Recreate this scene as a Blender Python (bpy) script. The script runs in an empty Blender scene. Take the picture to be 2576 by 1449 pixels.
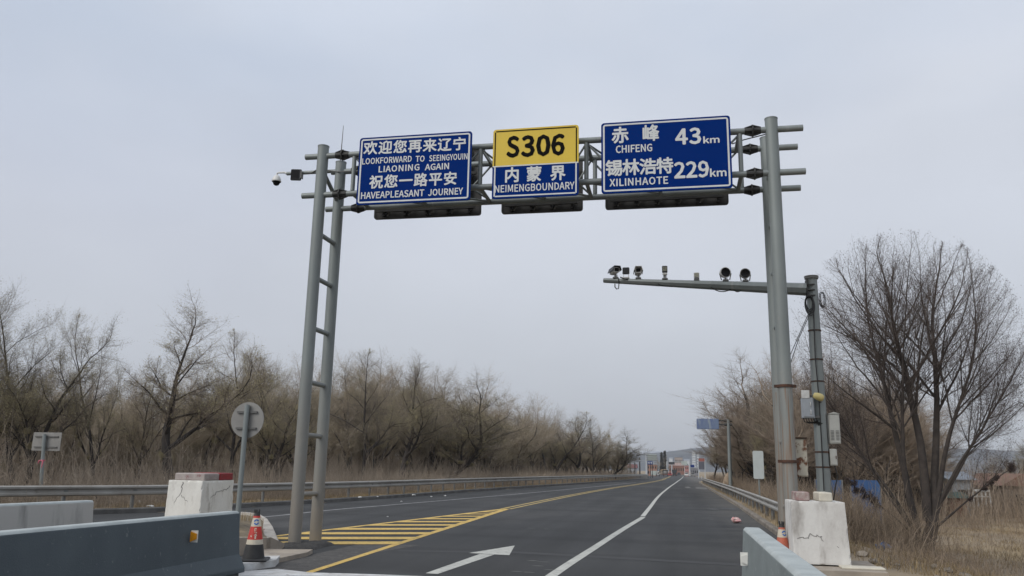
import bpy, math, random
import numpy as np
from mathutils import Vector, Matrix

rnd = random.Random(7)
S = bpy.context.scene
COL = S.collection

# ------------------------------------------------------------------ camera
YAW, PITCH, ROLL, FOC, CAMH = -0.2010, 0.2170, 0.0197, 2034.17, 1.57
W0, H0 = 2576.0, 1449.0
def _axes():
    cy, sy, cp, sp = math.cos(YAW), math.sin(YAW), math.cos(PITCH), math.sin(PITCH)
    f = Vector((sy*cp, cy*cp, sp)); r0 = Vector((cy, -sy, 0)); u0 = r0.cross(f)
    r = r0*math.cos(ROLL) + u0*math.sin(ROLL); u = u0*math.cos(ROLL) - r0*math.sin(ROLL)
    return r, u, f
CR, CU, CF = _axes()
cam_d = bpy.data.cameras.new('camera'); cam = bpy.data.objects.new('camera', cam_d); COL.objects.link(cam)
m = Matrix((CR, CU, -CF)).transposed().to_4x4(); m.translation = (0, 0, CAMH)
cam.matrix_world = m
cam_d.sensor_width = 36; cam_d.lens = FOC/W0*36; cam_d.clip_end = 20000; cam_d.clip_start = 0.1
S.camera = cam
def ray(x, y): return CR*((x-W0/2)/FOC) - CU*((y-H0/2)/FOC) + CF
def at(x, y, Y):                       # point seen at that place of the photograph, Y metres down the road
    v = ray(x, y); return Vector((0, 0, CAMH)) + v*(Y/v.y)
def gp(x, y, z=0.0):                   # point seen there at height z
    v = ray(x, y); return Vector((0, 0, CAMH)) + v*((z-CAMH)/v.z)

# ------------------------------------------------------------------ world, sun, exposure
SUN_EL, SUN_AZ = math.radians(38), math.radians(222)     # azimuth clockwise from +Y: behind and left
w = bpy.data.worlds.new("World"); S.world = w; w.use_nodes = True
nt = w.node_tree; nt.nodes.clear()
N, L = nt.nodes.new, nt.links.new
out = N('ShaderNodeOutputWorld'); bg = N('ShaderNodeBackground'); bg.inputs[1].default_value = 0.1
sky = N('ShaderNodeTexSky'); sky.sky_type = 'NISHITA'; sky.sun_disc = False
sky.sun_elevation = SUN_EL; sky.sun_rotation = SUN_AZ; sky.air_density = 1.0; sky.dust_density = 2.0
tc = N('ShaderNodeTexCoord'); sep = N('ShaderNodeSeparateXYZ'); L(tc.outputs['Generated'], sep.inputs[0])
rp = N('ShaderNodeValToRGB'); L(sep.outputs['Z'], rp.inputs[0])
el = rp.color_ramp.elements
el[0].position = 0.0; el[0].color = (5.7, 6.0, 6.65, 1)
el[1].position = 0.9; el[1].color = (8.2, 9.0, 10.2, 1)
for p_, c_ in ((0.08, (5.85, 6.15, 6.85)), (0.25, (5.95, 6.3, 7.25)), (0.45, (5.8, 6.5, 7.75))):
    e_ = rp.color_ramp.elements.new(p_); e_.color = (*c_, 1)
mp = N('ShaderNodeMapping'); mp.inputs['Scale'].default_value = (1.0, 1.0, 2.2); L(tc.outputs['Generated'], mp.inputs[0])
nz = N('ShaderNodeTexNoise'); nz.inputs['Scale'].default_value = 1.7; nz.inputs['Detail'].default_value = 8
nz.inputs['Roughness'].default_value = 0.5; L(mp.outputs[0], nz.inputs['Vector'])
mr = N('ShaderNodeMapRange'); mr.inputs[1].default_value = 0.3; mr.inputs[2].default_value = 0.7
mr.inputs[3].default_value = 0.925; mr.inputs[4].default_value = 1.085; L(nz.outputs[0], mr.inputs[0])
nz2 = N('ShaderNodeTexNoise'); nz2.inputs['Scale'].default_value = 1.15; nz2.inputs['Detail'].default_value = 4; L(mp.outputs[0], nz2.inputs['Vector'])
mr2 = N('ShaderNodeMapRange'); mr2.inputs[1].default_value = 0.36; mr2.inputs[2].default_value = 0.60; mr2.inputs[4].default_value = 0.9; L(nz2.outputs[0], mr2.inputs[0])
wh = N('ShaderNodeValToRGB'); L(sep.outputs['Z'], wh.inputs[0]); wh.color_ramp.elements[0].color = (5.9, 6.2, 6.7, 1); wh.color_ramp.elements[1].color = (9.2, 9.6, 10.4, 1)
e_ = wh.color_ramp.elements.new(0.3); e_.color = (6.75, 7.1, 7.85, 1)
veil = N('ShaderNodeMix'); veil.data_type = 'RGBA'; L(mr2.outputs[0], veil.inputs[0]); L(rp.outputs[0], veil.inputs[6]); L(wh.outputs[0], veil.inputs[7])
mul = N('ShaderNodeVectorMath'); mul.operation = 'SCALE'; L(veil.outputs[2], mul.inputs[0]); L(mr.outputs[0], mul.inputs[3])
mx = N('ShaderNodeMix'); mx.data_type = 'RGBA'; mx.inputs[0].default_value = 0.93
L(sky.outputs[0], mx.inputs[6]); L(mul.outputs[0], mx.inputs[7]); L(mx.outputs[2], bg.inputs[0]); L(bg.outputs[0], out.inputs[0])

sd = bpy.data.lights.new('sun', 'SUN'); sd.energy = 1.95; sd.angle = math.radians(40); sd.color = (1.0, 0.955, 0.89)
so = bpy.data.objects.new('sun', sd); COL.objects.link(so)
sdir = Vector((math.sin(SUN_AZ)*math.cos(SUN_EL), math.cos(SUN_AZ)*math.cos(SUN_EL), math.sin(SUN_EL)))
so.rotation_euler = sdir.to_track_quat('Z', 'Y').to_euler()
S.view_settings.view_transform = 'Standard'; S.view_settings.look = 'None'
S.view_settings.exposure = 0.0; S.view_settings.gamma = 1.0; S.view_settings.use_curve_mapping = False

# ------------------------------------------------------------------ helpers
def lin(c):
    return tuple(((v/255)/12.92 if v/255 <= 0.04045 else ((v/255+0.055)/1.055)**2.4) for v in c)

def mat(name, col, rough=0.7, col2=None, scale=3.0, amt=1.0, metal=0.0, bump=0.0, bscale=None, island=0.0,
        stretch=(1, 1, 1), lo=0.35, hi=0.65, spec=0.5, third=None, detail=6, randobj=0.0):
    """principled material; col/col2 mixed by noise, third = (colour, scale, lo, hi) a sparse second layer"""
    M = bpy.data.materials.new(name); M.use_nodes = True; t = M.node_tree; n, l = t.nodes.new, t.links.new
    b = t.nodes['Principled BSDF']; b.inputs['Roughness'].default_value = rough; b.inputs['Metallic'].default_value = metal
    b.inputs['Specular IOR Level'].default_value = spec
    c = n('ShaderNodeTexCoord'); mp = n('ShaderNodeMapping'); mp.inputs['Scale'].default_value = stretch
    l(c.outputs['Object'], mp.inputs[0])
    src = None
    def noise(sc, det=detail):
        z = n('ShaderNodeTexNoise'); z.inputs['Scale'].default_value = sc; z.inputs['Detail'].default_value = det
        z.inputs['Roughness'].default_value = 0.6; l(mp.outputs[0], z.inputs['Vector']); return z
    def mixc(f, a, b_):
        x = n('ShaderNodeMix'); x.data_type = 'RGBA'; l(f, x.inputs[0])
        for k, v in ((6, a), (7, b_)):
            if isinstance(v, tuple): x.inputs[k].default_value = (*v[:3], 1)
            else: l(v, x.inputs[k])
        return x.outputs[2]
    def rng(o, a, b_, hi_=1.0):
        x = n('ShaderNodeMapRange'); x.inputs[1].default_value = a; x.inputs[2].default_value = b_
        x.inputs[4].default_value = hi_; l(o, x.inputs[0]); return x.outputs[0]
    cur = tuple(col)
    if col2 is not None:
        cur = mixc(rng(noise(scale).outputs[0], lo, hi, amt), cur, tuple(col2))
    if third is not None:
        c3, s3, a3, b3 = third
        cur = mixc(rng(noise(s3).outputs[0], a3, b3), cur, tuple(c3))
    if island > 0 or randobj > 0:
        if island > 0:
            g = n('ShaderNodeNewGeometry'); ro = g.outputs['Random Per Island']; k = island
        else:
            g = n('ShaderNodeObjectInfo'); ro = g.outputs['Random']; k = randobj
        hs = n('ShaderNodeHueSaturation')
        x = n('ShaderNodeMapRange'); x.inputs[3].default_value = 1-k; x.inputs[4].default_value = 1+k; l(ro, x.inputs[0])
        l(x.outputs[0], hs.inputs['Value'])
        if isinstance(cur, tuple): hs.inputs['Color'].default_value = (*cur[:3], 1)
        else: l(cur, hs.inputs['Color'])
        cur = hs.outputs[0]
    if isinstance(cur, tuple): b.inputs['Base Color'].default_value = (*cur[:3], 1)
    else: l(cur, b.inputs['Base Color'])
    if bump > 0:
        z = noise(bscale or scale*4); bp = n('ShaderNodeBump'); bp.inputs['Strength'].default_value = bump
        bp.inputs['Distance'].default_value = 0.02
        l(z.outputs[0], bp.inputs['Height']); l(bp.outputs[0], b.inputs['Normal'])
    return M

class MB:
    """collects faces in world coordinates and links them as one mesh object"""
    def __init__(s): s.v = []; s.f = []; s.sm = []
    def add(s, vs, fs, smooth=False):
        o = len(s.v); s.v += [tuple(v) for v in vs]
        for f in fs: s.f.append(tuple(i+o for i in f)); s.sm.append(smooth)
        return s
    def box(s, c, d, rot=None):
        x, y, z = (k/2 for k in d)
        vs = [Vector(q) for q in ((-x,-y,-z),(x,-y,-z),(x,y,-z),(-x,y,-z),(-x,-y,z),(x,-y,z),(x,y,z),(-x,y,z))]
        if rot is not None: vs = [rot @ q for q in vs]
        c = Vector(c)
        return s.add([q+c for q in vs], [(3,2,1,0),(4,5,6,7),(0,1,5,4),(1,2,6,5),(2,3,7,6),(3,0,4,7)])
    def bbox(s, c, d, b=0.01, rot=None):
        """box with chamfered edges"""
        x, y, z = (k/2 for k in d); vs = []; 
        for sz in (-1, 1):
            for (r_, zz) in (((0, z-b)) if sz > 0 else (b, z), ((b, z)) if sz > 0 else (0, z-b)):
                for (ax, ay) in ((-1,-1),(1,-1),(1,1),(-1,1)):
                    xx, yy = x-r_, y-r_
                    p1, p2 = (ax*xx, ay*(yy-b)), (ax*(xx-b), ay*yy)
                    if (ax*ay) > 0: p1, p2 = p1, p2
                    else: p1, p2 = p2, p1
                    vs += [(*p1, sz*zz), (*p2, sz*zz)]
        vs = [Vector(q) for q in vs]
        if rot is not None: vs = [rot @ q for q in vs]
        c = Vector(c); fs = []
        for k in range(3):
            for i in range(8): fs.append((k*8+i, k*8+(i+1) % 8, k*8+8+(i+1) % 8, k*8+8+i))
        fs += [tuple(range(7, -1, -1)), tuple(range(24, 32))]
        return s.add([q+c for q in vs], fs)
    def tube(s, a, b, r0, r1=None, n=16, caps=True, smooth=True):
        a, b = Vector(a), Vector(b); r1 = r0 if r1 is None else r1
        d = (b-a).normalized(); x = d.orthogonal().normalized(); y = d.cross(x)
        vs = []
        for p, r in ((a, r0), (b, r1)):
            for i in range(n):
                t = 2*math.pi*i/n; vs.append(p+(x*math.cos(t)+y*math.sin(t))*r)
        s.add(vs, [(i, (i+1) % n, n+(i+1) % n, n+i) for i in range(n)], smooth)
        if caps: s.add(vs, [tuple(range(n-1, -1, -1)), tuple(range(n, 2*n))])
        return s
    def path(s, pts, r, n=8):
        pts = [Vector(p) for p in pts]; rings = []
        prev = None
        for i, p in enumerate(pts):
            d = (pts[min(i+1, len(pts)-1)]-pts[max(i-1, 0)]).normalized()
            x = d.orthogonal().normalized() if prev is None else (prev - d*prev.dot(d)).normalized()
            prev = x; y = d.cross(x)
            rr = r[i] if isinstance(r, (list, tuple)) else r
            rings.append([p+(x*math.cos(2*math.pi*k/n)+y*math.sin(2*math.pi*k/n))*rr for k in range(n)])
        vs = [v for g in rings for v in g]
        fs = [(j*n+i, j*n+(i+1) % n, (j+1)*n+(i+1) % n, (j+1)*n+i) for j in range(len(pts)-1) for i in range(n)]
        s.add(vs, fs, True); s.add(rings[0], [tuple(range(n-1, -1, -1))]); s.add(rings[-1], [tuple(range(n))])
        return s
    def lathe(s, prof, n=24, M=None, smooth=True):
        vs = []
        for r, z in prof:
            for i in range(n):
                t = 2*math.pi*i/n; q = Vector((r*math.cos(t), r*math.sin(t), z)); vs.append(M @ q if M else q)
        fs = [(j*n+i, j*n+(i+1) % n, (j+1)*n+(i+1) % n, (j+1)*n+i) for j in range(len(prof)-1) for i in range(n)]
        return s.add(vs, fs, smooth)
    def poly(s, pts): return s.add(pts, [tuple(range(len(pts)))])
    def prism(s, pts, vec):
        n = len(pts); vec = Vector(vec); p = [Vector(q) for q in pts]
        return s.add(p+[q+vec for q in p], [tuple(range(n-1, -1, -1)), tuple(range(n, 2*n))] + [(i, (i+1) % n, n+(i+1) % n, n+i) for i in range(n)])
    def sweep(s, pts, prof, closed=True, smooth=False):
        """profile of (offset to the left of travel, height) swept along a path"""
        pts = [Vector(p) for p in pts]; m_ = len(prof); vs = []
        for i, p in enumerate(pts):
            d = pts[min(i+1, len(pts)-1)]-pts[max(i-1, 0)]; d.z = 0; d.normalize(); nrm = Vector((-d.y, d.x, 0))
            for o, z in prof: vs.append(p+nrm*o+Vector((0, 0, z)))
        k = m_ if closed else m_-1
        s.add(vs, [(j*m_+i, (j+1)*m_+i, (j+1)*m_+(i+1) % m_, j*m_+(i+1) % m_) for j in range(len(pts)-1) for i in range(k)], smooth)
        if closed: s.add(vs, [tuple(range(m_)), tuple(range(len(vs)-1, len(vs)-m_-1, -1))])
        return s
    def build(s, name, M, parent=None, loc=None):
        off = Vector(loc) if loc is not None else (parent_loc(parent) if parent else Vector((0, 0, 0)))
        me = bpy.data.meshes.new(name)
        me.from_pydata([tuple(Vector(v)-off) for v in s.v], [], s.f)
        me.polygons.foreach_set('use_smooth', s.sm); me.materials.append(M); me.update()
        o = bpy.data.objects.new(name, me); COL.objects.link(o)
        if parent: o.parent = parent
        else: o.location = off
        return o
def parent_loc(p):
    v = Vector((0, 0, 0))
    while p: v += p.location; p = p.parent
    return v
def tag(o, label=None, cat=None, group=None, kind=None):
    if label: o['label'] = label
    if cat: o['category'] = cat
    if group: o['group'] = group
    if kind: o['kind'] = kind
    return o
def thing(name, label, cat, loc, group=None):
    o = bpy.data.objects.new(name, None); COL.objects.link(o); o.location = Vector(loc); o.empty_display_size = 0.2
    return tag(o, label, cat, group)
def copy_tree(o, parent=None):
    c = o.copy(); COL.objects.link(c)
    if parent: c.parent = parent
    for ch in list(o.children): copy_tree(ch, c)
    return c
def smooth_path(pts, step):
    pts = np.array([tuple(p) for p in pts], float); d = np.r_[0, np.cumsum(np.linalg.norm(np.diff(pts, axis=0), axis=1))]
    # catmull-rom style tangents
    t = np.gradient(pts, d, axis=0); n = max(2, int(d[-1]/step)+1); q = np.linspace(0, d[-1], n); o_ = []
    for x in q:
        i = min(max(np.searchsorted(d, x)-1, 0), len(d)-2); h = d[i+1]-d[i]; s = (x-d[i])/h
        o_.append((2*s**3-3*s**2+1)*pts[i]+(s**3-2*s**2+s)*h*t[i]+(-2*s**3+3*s**2)*pts[i+1]+(s**3-s**2)*h*t[i+1])
    return [Vector(v) for v in o_]

# ------------------------------------------------------------------ materials
def asphalt():
    M = mat('asphalt', (0.040, 0.041, 0.042), 0.88, (0.030, 0.031, 0.032), 0.35, bump=0.5, bscale=70, spec=0.4, third=((0.060, 0.059, 0.058), 0.22, 0.5, 0.68), stretch=(1, 0.4, 1), detail=9)
    t = M.node_tree; n, l = t.nodes.new, t.links.new; b = t.nodes['Principled BSDF']; src = b.inputs['Base Color'].links[0].from_socket
    c = n('ShaderNodeTexCoord')
    def layer(src, scale, st, lo, hi, a0, a1, det=4):
        m_ = n('ShaderNodeMapping'); m_.inputs['Scale'].default_value = st; l(c.outputs['Object'], m_.inputs[0])
        z = n('ShaderNodeTexNoise'); z.inputs['Scale'].default_value = scale; z.inputs['Detail'].default_value = det; l(m_.outputs[0], z.inputs['Vector'])
        r = n('ShaderNodeMapRange'); r.inputs[1].default_value = lo; r.inputs[2].default_value = hi; r.inputs[3].default_value = a0; r.inputs[4].default_value = a1; l(z.outputs[0], r.inputs[0])
        v = n('ShaderNodeVectorMath'); v.operation = 'SCALE'; l(src, v.inputs[0]); l(r.outputs[0], v.inputs[3]); return v.outputs[0]
    src = layer(src, 55, (1, 1, 1), .3, .7, .72, 1.3)              # stone grain
    src = layer(src, 1.1, (1, .03, 1), .35, .65, .80, 1.2)        # streaks along the lanes
    src = layer(src, .5, (.06, 1, 1), .5, .62, 1.0, .78)          # paving joints across
    sp_ = n('ShaderNodeSeparateXYZ'); l(c.outputs['Object'], sp_.inputs[0])   # dust and grit gathered along the right kerb
    z = n('ShaderNodeTexNoise'); z.inputs['Scale'].default_value = .7; z.inputs['Detail'].default_value = 7; l(c.outputs['Object'], z.inputs['Vector'])
    a = n('ShaderNodeMath'); a.operation = 'MULTIPLY_ADD'; l(z.outputs[0], a.inputs[0]); a.inputs[1].default_value = 3.4; l(sp_.outputs[0], a.inputs[2])
    r = n('ShaderNodeMapRange'); r.inputs[1].default_value = 2.7; r.inputs[2].default_value = 4.6; r.inputs[4].default_value = .8; l(a.outputs[0], r.inputs[0])
    x = n('ShaderNodeMix'); x.data_type = 'RGBA'; l(r.outputs[0], x.inputs[0]); l(src, x.inputs[6]); x.inputs[7].default_value = (.105, .098, .088, 1)
    l(x.outputs[2], b.inputs['Base Color']); return M
M_asph = asphalt()
M_asph_rough = mat('worn_asphalt', (0.085, 0.08, 0.075), 0.95, (0.05, 0.048, 0.046), 6, bump=0.8, bscale=30, third=((0.16, 0.15, 0.14), 14, 0.6, 0.7))
M_rubble = mat('asphalt_rubble', (0.03, 0.029, 0.028), 0.95, (0.06, 0.056, 0.052), 12, bump=1.0, bscale=40)
M_yel = mat('yellow_paint', (0.66, 0.44, 0.10), 0.7, (0.52, 0.35, 0.09), 2.5, third=((0.16, 0.13, 0.08), 11, 0.53, 0.70), detail=9)
M_yel2 = mat('faded_yellow_paint', (0.50, 0.36, 0.10), 0.75, (0.33, 0.25, 0.10), 1.5)
M_wht = mat('road_white_paint', (0.50, 0.50, 0.455), 0.7, (0.40, 0.40, 0.365), 2.0, third=((0.17, 0.17, 0.16), 9, 0.53, 0.72), detail=9)
M_wht_old = mat('worn_white_paint', (0.36, 0.36, 0.36), 0.8, (0.2, 0.2, 0.2), 1.5)
M_ground = mat('ground', (0.27, 0.215, 0.15), 1.0, (0.185, 0.15, 0.11), 0.25, bump=0.8, bscale=9, third=((0.30, 0.225, 0.125), 0.11, 0.46, 0.58), detail=9)
M_kerb = mat('kerb_stone', (0.14, 0.135, 0.125), 0.9, (0.075, 0.073, 0.07), 2.0, bump=0.3)
M_kerb_r = mat('kerb_concrete', (0.25, 0.22, 0.18), 0.95, (0.14, 0.12, 0.1), 3.0, bump=0.5)
M_conc = mat('slab_concrete', (0.36, 0.31, 0.25), 0.9, (0.25, 0.215, 0.18), 2.5, bump=0.3, third=((0.45, 0.42, 0.37), 6, 0.6, 0.7))
M_dirt = mat('dirt', (0.15, 0.12, 0.085), 1.0, (0.24, 0.19, 0.12), 5, bump=1.0, bscale=20)
M_gal = mat('galvanised_steel', (0.235, 0.26, 0.255), 0.5, (0.18, 0.198, 0.195), 1.8, metal=0.25, third=((0.29, 0.30, 0.29), 7, 0.6, 0.75), stretch=(1, 1, 0.3))
def dirty_post():
    """grey paint, dusty and brownish low down where the road throws dirt"""
    M = mat('gantry_post_paint', (0.215, 0.243, 0.24), 0.55, (0.175, 0.195, 0.192), 1.6, metal=0.15, third=((0.25, 0.255, 0.24), 8, 0.62, 0.78), stretch=(1, 1, .3))
    t = M.node_tree; n, l = t.nodes.new, t.links.new; b = t.nodes['Principled BSDF']; src = b.inputs['Base Color'].links[0].from_socket
    c = n('ShaderNodeTexCoord'); s = n('ShaderNodeSeparateXYZ'); l(c.outputs['Object'], s.inputs[0])
    z = n('ShaderNodeTexNoise'); z.inputs['Scale'].default_value = 2.0; l(c.outputs['Object'], z.inputs['Vector'])
    a = n('ShaderNodeMath'); a.operation = 'MULTIPLY_ADD'; l(z.outputs[0], a.inputs[0]); a.inputs[1].default_value = 1.6; l(s.outputs[2], a.inputs[2])
    r = n('ShaderNodeMapRange'); r.inputs[1].default_value = 1.2; r.inputs[2].default_value = 4.6; r.inputs[3].default_value = .8; r.inputs[4].default_value = 0; l(a.outputs[0], r.inputs[0])
    x = n('ShaderNodeMix'); x.data_type = 'RGBA'; l(r.outputs[0], x.inputs[0]); l(src, x.inputs[6]); x.inputs[7].default_value = (0.25, 0.22, 0.185, 1)
    # rust that has run down from the straps of the right-hand posts
    m_ = n('ShaderNodeMapping'); m_.inputs['Scale'].default_value = (26, 26, .9); l(c.outputs['Object'], m_.inputs[0])
    q = n('ShaderNodeTexNoise'); q.inputs['Scale'].default_value = 1.0; q.inputs['Detail'].default_value = 3; l(m_.outputs[0], q.inputs['Vector'])
    def rng(o, a_, b_, lo, hi): k = n('ShaderNodeMapRange'); k.inputs[1].default_value = a_; k.inputs[2].default_value = b_; k.inputs[3].default_value = lo; k.inputs[4].default_value = hi; l(o, k.inputs[0]); return k.outputs[0]
    def mulv(a_, b_): k = n('ShaderNodeMath'); k.operation = 'MULTIPLY'; l(a_, k.inputs[0]); l(b_, k.inputs[1]); return k.outputs[0]
    f_ = mulv(mulv(rng(q.outputs[0], .48, .68, 0, 1), rng(s.outputs[0], 4, 4.2, 0, 1)), mulv(rng(s.outputs[2], 3.02, 3.03, 1, 0), rng(s.outputs[2], .9, 2.4, .35, .95)))
    y = n('ShaderNodeMix'); y.data_type = 'RGBA'; l(f_, y.inputs[0]); l(x.outputs[2], y.inputs[6]); y.inputs[7].default_value = (0.20, 0.105, 0.05, 1); l(y.outputs[2], b.inputs['Base Color'])
    return M
M_gpost = dirty_post()
M_flange = mat('weathered_flange', (0.075, 0.075, 0.072), 0.7, (0.04, 0.04, 0.04), 6, metal=0.3)
M_rail = mat('guardrail_steel', (0.34, 0.33, 0.305), 0.5, (0.25, 0.235, 0.21), 1.2, metal=0.2, third=((0.09, 0.07, 0.055), 3.5, 0.62, 0.78))
M_post = mat('guardrail_post_steel', (0.22, 0.225, 0.22), 0.6, (0.13, 0.125, 0.12), 3, metal=0.3)
M_blue = mat('sign_blue', (0.0015, 0.022, 0.15), 0.5, (0.002, 0.024, 0.158), 1.5, spec=.02)
M_yellow = mat('sign_yellow', (0.66, 0.47, 0.03), 0.5, (0.60, 0.425, 0.035), 2)
M_white = mat('sign_white', (0.62, 0.64, 0.64), 0.5, (0.55, 0.57, 0.57), 5)
M_black = mat('sign_black', (0.008, 0.0075, 0.007), 0.8, spec=.05)
M_back = mat('sign_back', (0.045, 0.044, 0.042), 0.6, (0.075, 0.073, 0.07), 1.6, metal=0.3)
M_backrib = mat('sign_back_rib', (0.03, 0.03, 0.029), 0.6)
M_gback = mat('grey_sign_back', (0.26, 0.255, 0.24), 0.55, (0.20, 0.195, 0.185), 2.5, metal=0.2)
M_gdark = mat('grey_channel', (0.13, 0.13, 0.125), 0.6)
M_barr = mat('barrier_paint', (0.086, 0.106, 0.117), 0.75, (0.070, 0.087, 0.098), 1.6, bump=0.25, bscale=60, third=((0.16, 0.18, 0.185), 13, 0.62, 0.72), detail=9)
M_barr2 = mat('barrier_paint_light', (0.205, 0.235, 0.235), 0.7, (0.165, 0.19, 0.19), 1.6, bump=0.25, bscale=60, third=((0.34, 0.36, 0.35), 15, 0.62, 0.70), detail=9)
M_barrw = mat('stained_barrier', (0.43, 0.42, 0.395), 0.85, (0.17, 0.17, 0.16), 2.6, stretch=(1, 1.0, 0.16), lo=0.57, hi=0.74, amt=.8, bump=0.1)
M_bartop = mat('pale_barrier_top', (0.40, 0.435, 0.43), 0.8, (0.30, 0.33, 0.33), 3)
M_amber = mat('amber_reflector', (0.75, 0.30, 0.01), 0.3, (0.6, 0.25, 0.01), 30)
M_wref = mat('white_reflector', (0.72, 0.72, 0.68), 0.35)
M_red = mat('red_paint', (0.28, 0.022, 0.025), 0.7, (0.2, 0.025, 0.03), 6, third=((0.4, 0.25, 0.22), 12, 0.66, 0.74))
M_redold = mat('flaked_red_paint', (0.22, 0.10, 0.10), 0.85, (0.38, 0.33, 0.30), 9)
M_capold = mat('bare_cap_stone', (0.40, 0.36, 0.33), 0.9, (0.30, 0.25, 0.24), 7, third=((0.24, 0.12, 0.12), 9, 0.58, 0.66))
M_cream = mat('cream_paint', (0.60, 0.56, 0.46), 0.85, (0.5, 0.47, 0.4), 5)
M_rubber = mat('black_rubber', (0.018, 0.018, 0.019), 0.6, (0.03, 0.03, 0.03), 8)
M_conered = mat('cone_red', (0.55, 0.03, 0.02), 0.5, (0.42, 0.04, 0.03), 9)
M_conewht = mat('cone_white', (0.62, 0.56, 0.44), 0.5, (0.5, 0.45, 0.36), 9)
M_coneblue = mat('cone_blue', (0.02, 0.12, 0.4), 0.5)
M_camw = mat('camera_white', (0.66, 0.66, 0.64), 0.4, (0.52, 0.52, 0.5), 12)
M_lens = mat('dark_glass', (0.008, 0.008, 0.009), 0.45, spec=.15)
M_dark = mat('dark_plastic', (0.02, 0.022, 0.026), 0.5, (0.03, 0.032, 0.036), 9)
M_cable = mat('black_cable', (0.012, 0.012, 0.012), 0.5)
M_led = mat('led_grid', (0.5, 0.5, 0.4), 0.4, (0.2, 0.2, 0.16), 60)
M_boxg = mat('grey_box_paint', (0.34, 0.37, 0.40), 0.5, (0.3, 0.325, 0.35), 5)
M_boxw = mat('white_box_paint', (0.48, 0.485, 0.45), 0.55, (0.41, 0.41, 0.375), 4, third=((0.3, 0.2, 0.1), 7, 0.68, 0.78))
M_rust = mat('rusty_box_paint', (0.52, 0.49, 0.40), 0.7, (0.45, 0.41, 0.33), 5, third=((0.13, 0.05, 0.02), 4.2, 0.50, 0.56))
M_strap = mat('rusty_strap', (0.03, 0.022, 0.018), 0.8, (0.1, 0.04, 0.02), 12)
M_rock = mat('marker_stone', (0.42, 0.33, 0.24), 0.9, (0.28, 0.21, 0.15), 4, bump=0.6)
M_bark = mat('bark', (0.052, 0.043, 0.038), 0.95, (0.03, 0.026, 0.024), 4, bump=0.6, bscale=25, randobj=0.25)
M_twig = mat('twigs', (0.19, 0.157, 0.127), 0.9, (0.145, 0.12, 0.1), 0.5, randobj=0.25)
M_twig_d = mat('dark_twigs', (0.15, 0.122, 0.106), 0.9, (0.11, 0.09, 0.08), 0.5)
M_bud = mat('buds', (0.34, 0.30, 0.165), 0.8, (0.28, 0.24, 0.145), 0.8, randobj=0.2)
M_bud_d = mat('dark_buds', (0.07, 0.05, 0.045), 0.8)
M_brush = mat('dry_brush', (0.36, 0.295, 0.225), 0.95, (0.26, 0.215, 0.17), 0.2, island=0.45)
M_grass = mat('dry_grass', (0.31, 0.235, 0.125), 0.95, (0.2, 0.15, 0.09), 0.25, island=0.35)
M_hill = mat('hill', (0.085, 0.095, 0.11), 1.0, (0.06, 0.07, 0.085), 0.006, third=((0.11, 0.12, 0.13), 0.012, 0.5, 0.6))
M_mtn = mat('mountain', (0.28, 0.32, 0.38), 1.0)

# ------------------------------------------------------------------ lie of the land
KL = [(-34, 6), (-24, 12), (-19.2, 17), (-16.0, 21.8), (-15.35, 23.1), (-14.72, 26.5), (-13.68, 32.65), (-12.3, 50.65), (-8.51, 89), (-4.6, 140)]
def road_left(y):
    ys = [-60] + [p[1] for p in KL] + [141, 150, 165, 420, 600]; xs = [-34] + [p[0] for p in KL] + [-4.6, -9, -26, -34, -4]
    return float(np.interp(y, ys, xs))
def road_right(y):
    return float(np.interp(y, [-60, 22, 41, 75, 100, 118, 150, 250, 400, 600], [2.35, 2.40, 2.62, 2.6, 2.55, 2.9, 5.0, 7.0, 8.0, 10.0]))
def base(y): return -0.005*(min(max(y, 120), 400)-120)
def sstep(t): t = min(max(t, 0), 1); return t*t*(3-2*t)
def ground_z(x, y):
    b = base(y); l, r = road_left(y)-0.25, road_right(y)+0.3
    if x < l:
        z = b + 0.06 - 0.45*sstep((l-x-1.2)/4)
    elif x > r:
        z = b + 0.06 - (0.85*sstep((x-r-0.8)/4.2) + 0.35*sstep((x-12)/25))*(1-sstep((y-110)/60))
    else: z = b-0.05
    if (x < l-1 or x > r+1): z += 0.09*math.sin(x*0.9+1.3*math.sin(y*0.31))*math.sin(y*0.7+x*0.23)
    return z
xs = np.unique(np.concatenate([np.linspace(-4500, -80, 14), np.linspace(-80, -36, 12), np.arange(-36, 18, 0.75), np.linspace(18, 80, 32), np.linspace(80, 4500, 14)]))
ys = np.unique(np.concatenate([np.linspace(-300, -20, 6), np.arange(-20, 60, 1.0), np.arange(60, 170, 2.5), np.linspace(170, 420, 40), np.linspace(420, 9000, 20)]))
vs = [(x, y, ground_z(x, y)) for y in ys for x in xs]; nx = len(xs)
b = MB(); b.add(vs, [(j*nx+i, j*nx+i+1, (j+1)*nx+i+1, (j+1)*nx+i) for j in range(len(ys)-1) for i in range(nx-1)], True)
tag(b.build('ground', M_ground), kind='structure')

b = MB(); ry = list(np.arange(-20, 170, 1.0))+list(np.arange(170, 601, 10.0)); vs = []
for y in ry:
    l, r = road_left(y), road_right(y); vs += [(l+(r-l)*k/8, y, base(y)) for k in range(9)]
b.add(vs, [(j*9+i, j*9+i+1, (j+1)*9+i+1, (j+1)*9+i) for j in range(len(ry)-1) for i in range(8)])
tag(b.build('road', M_asph), kind='structure')

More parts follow.
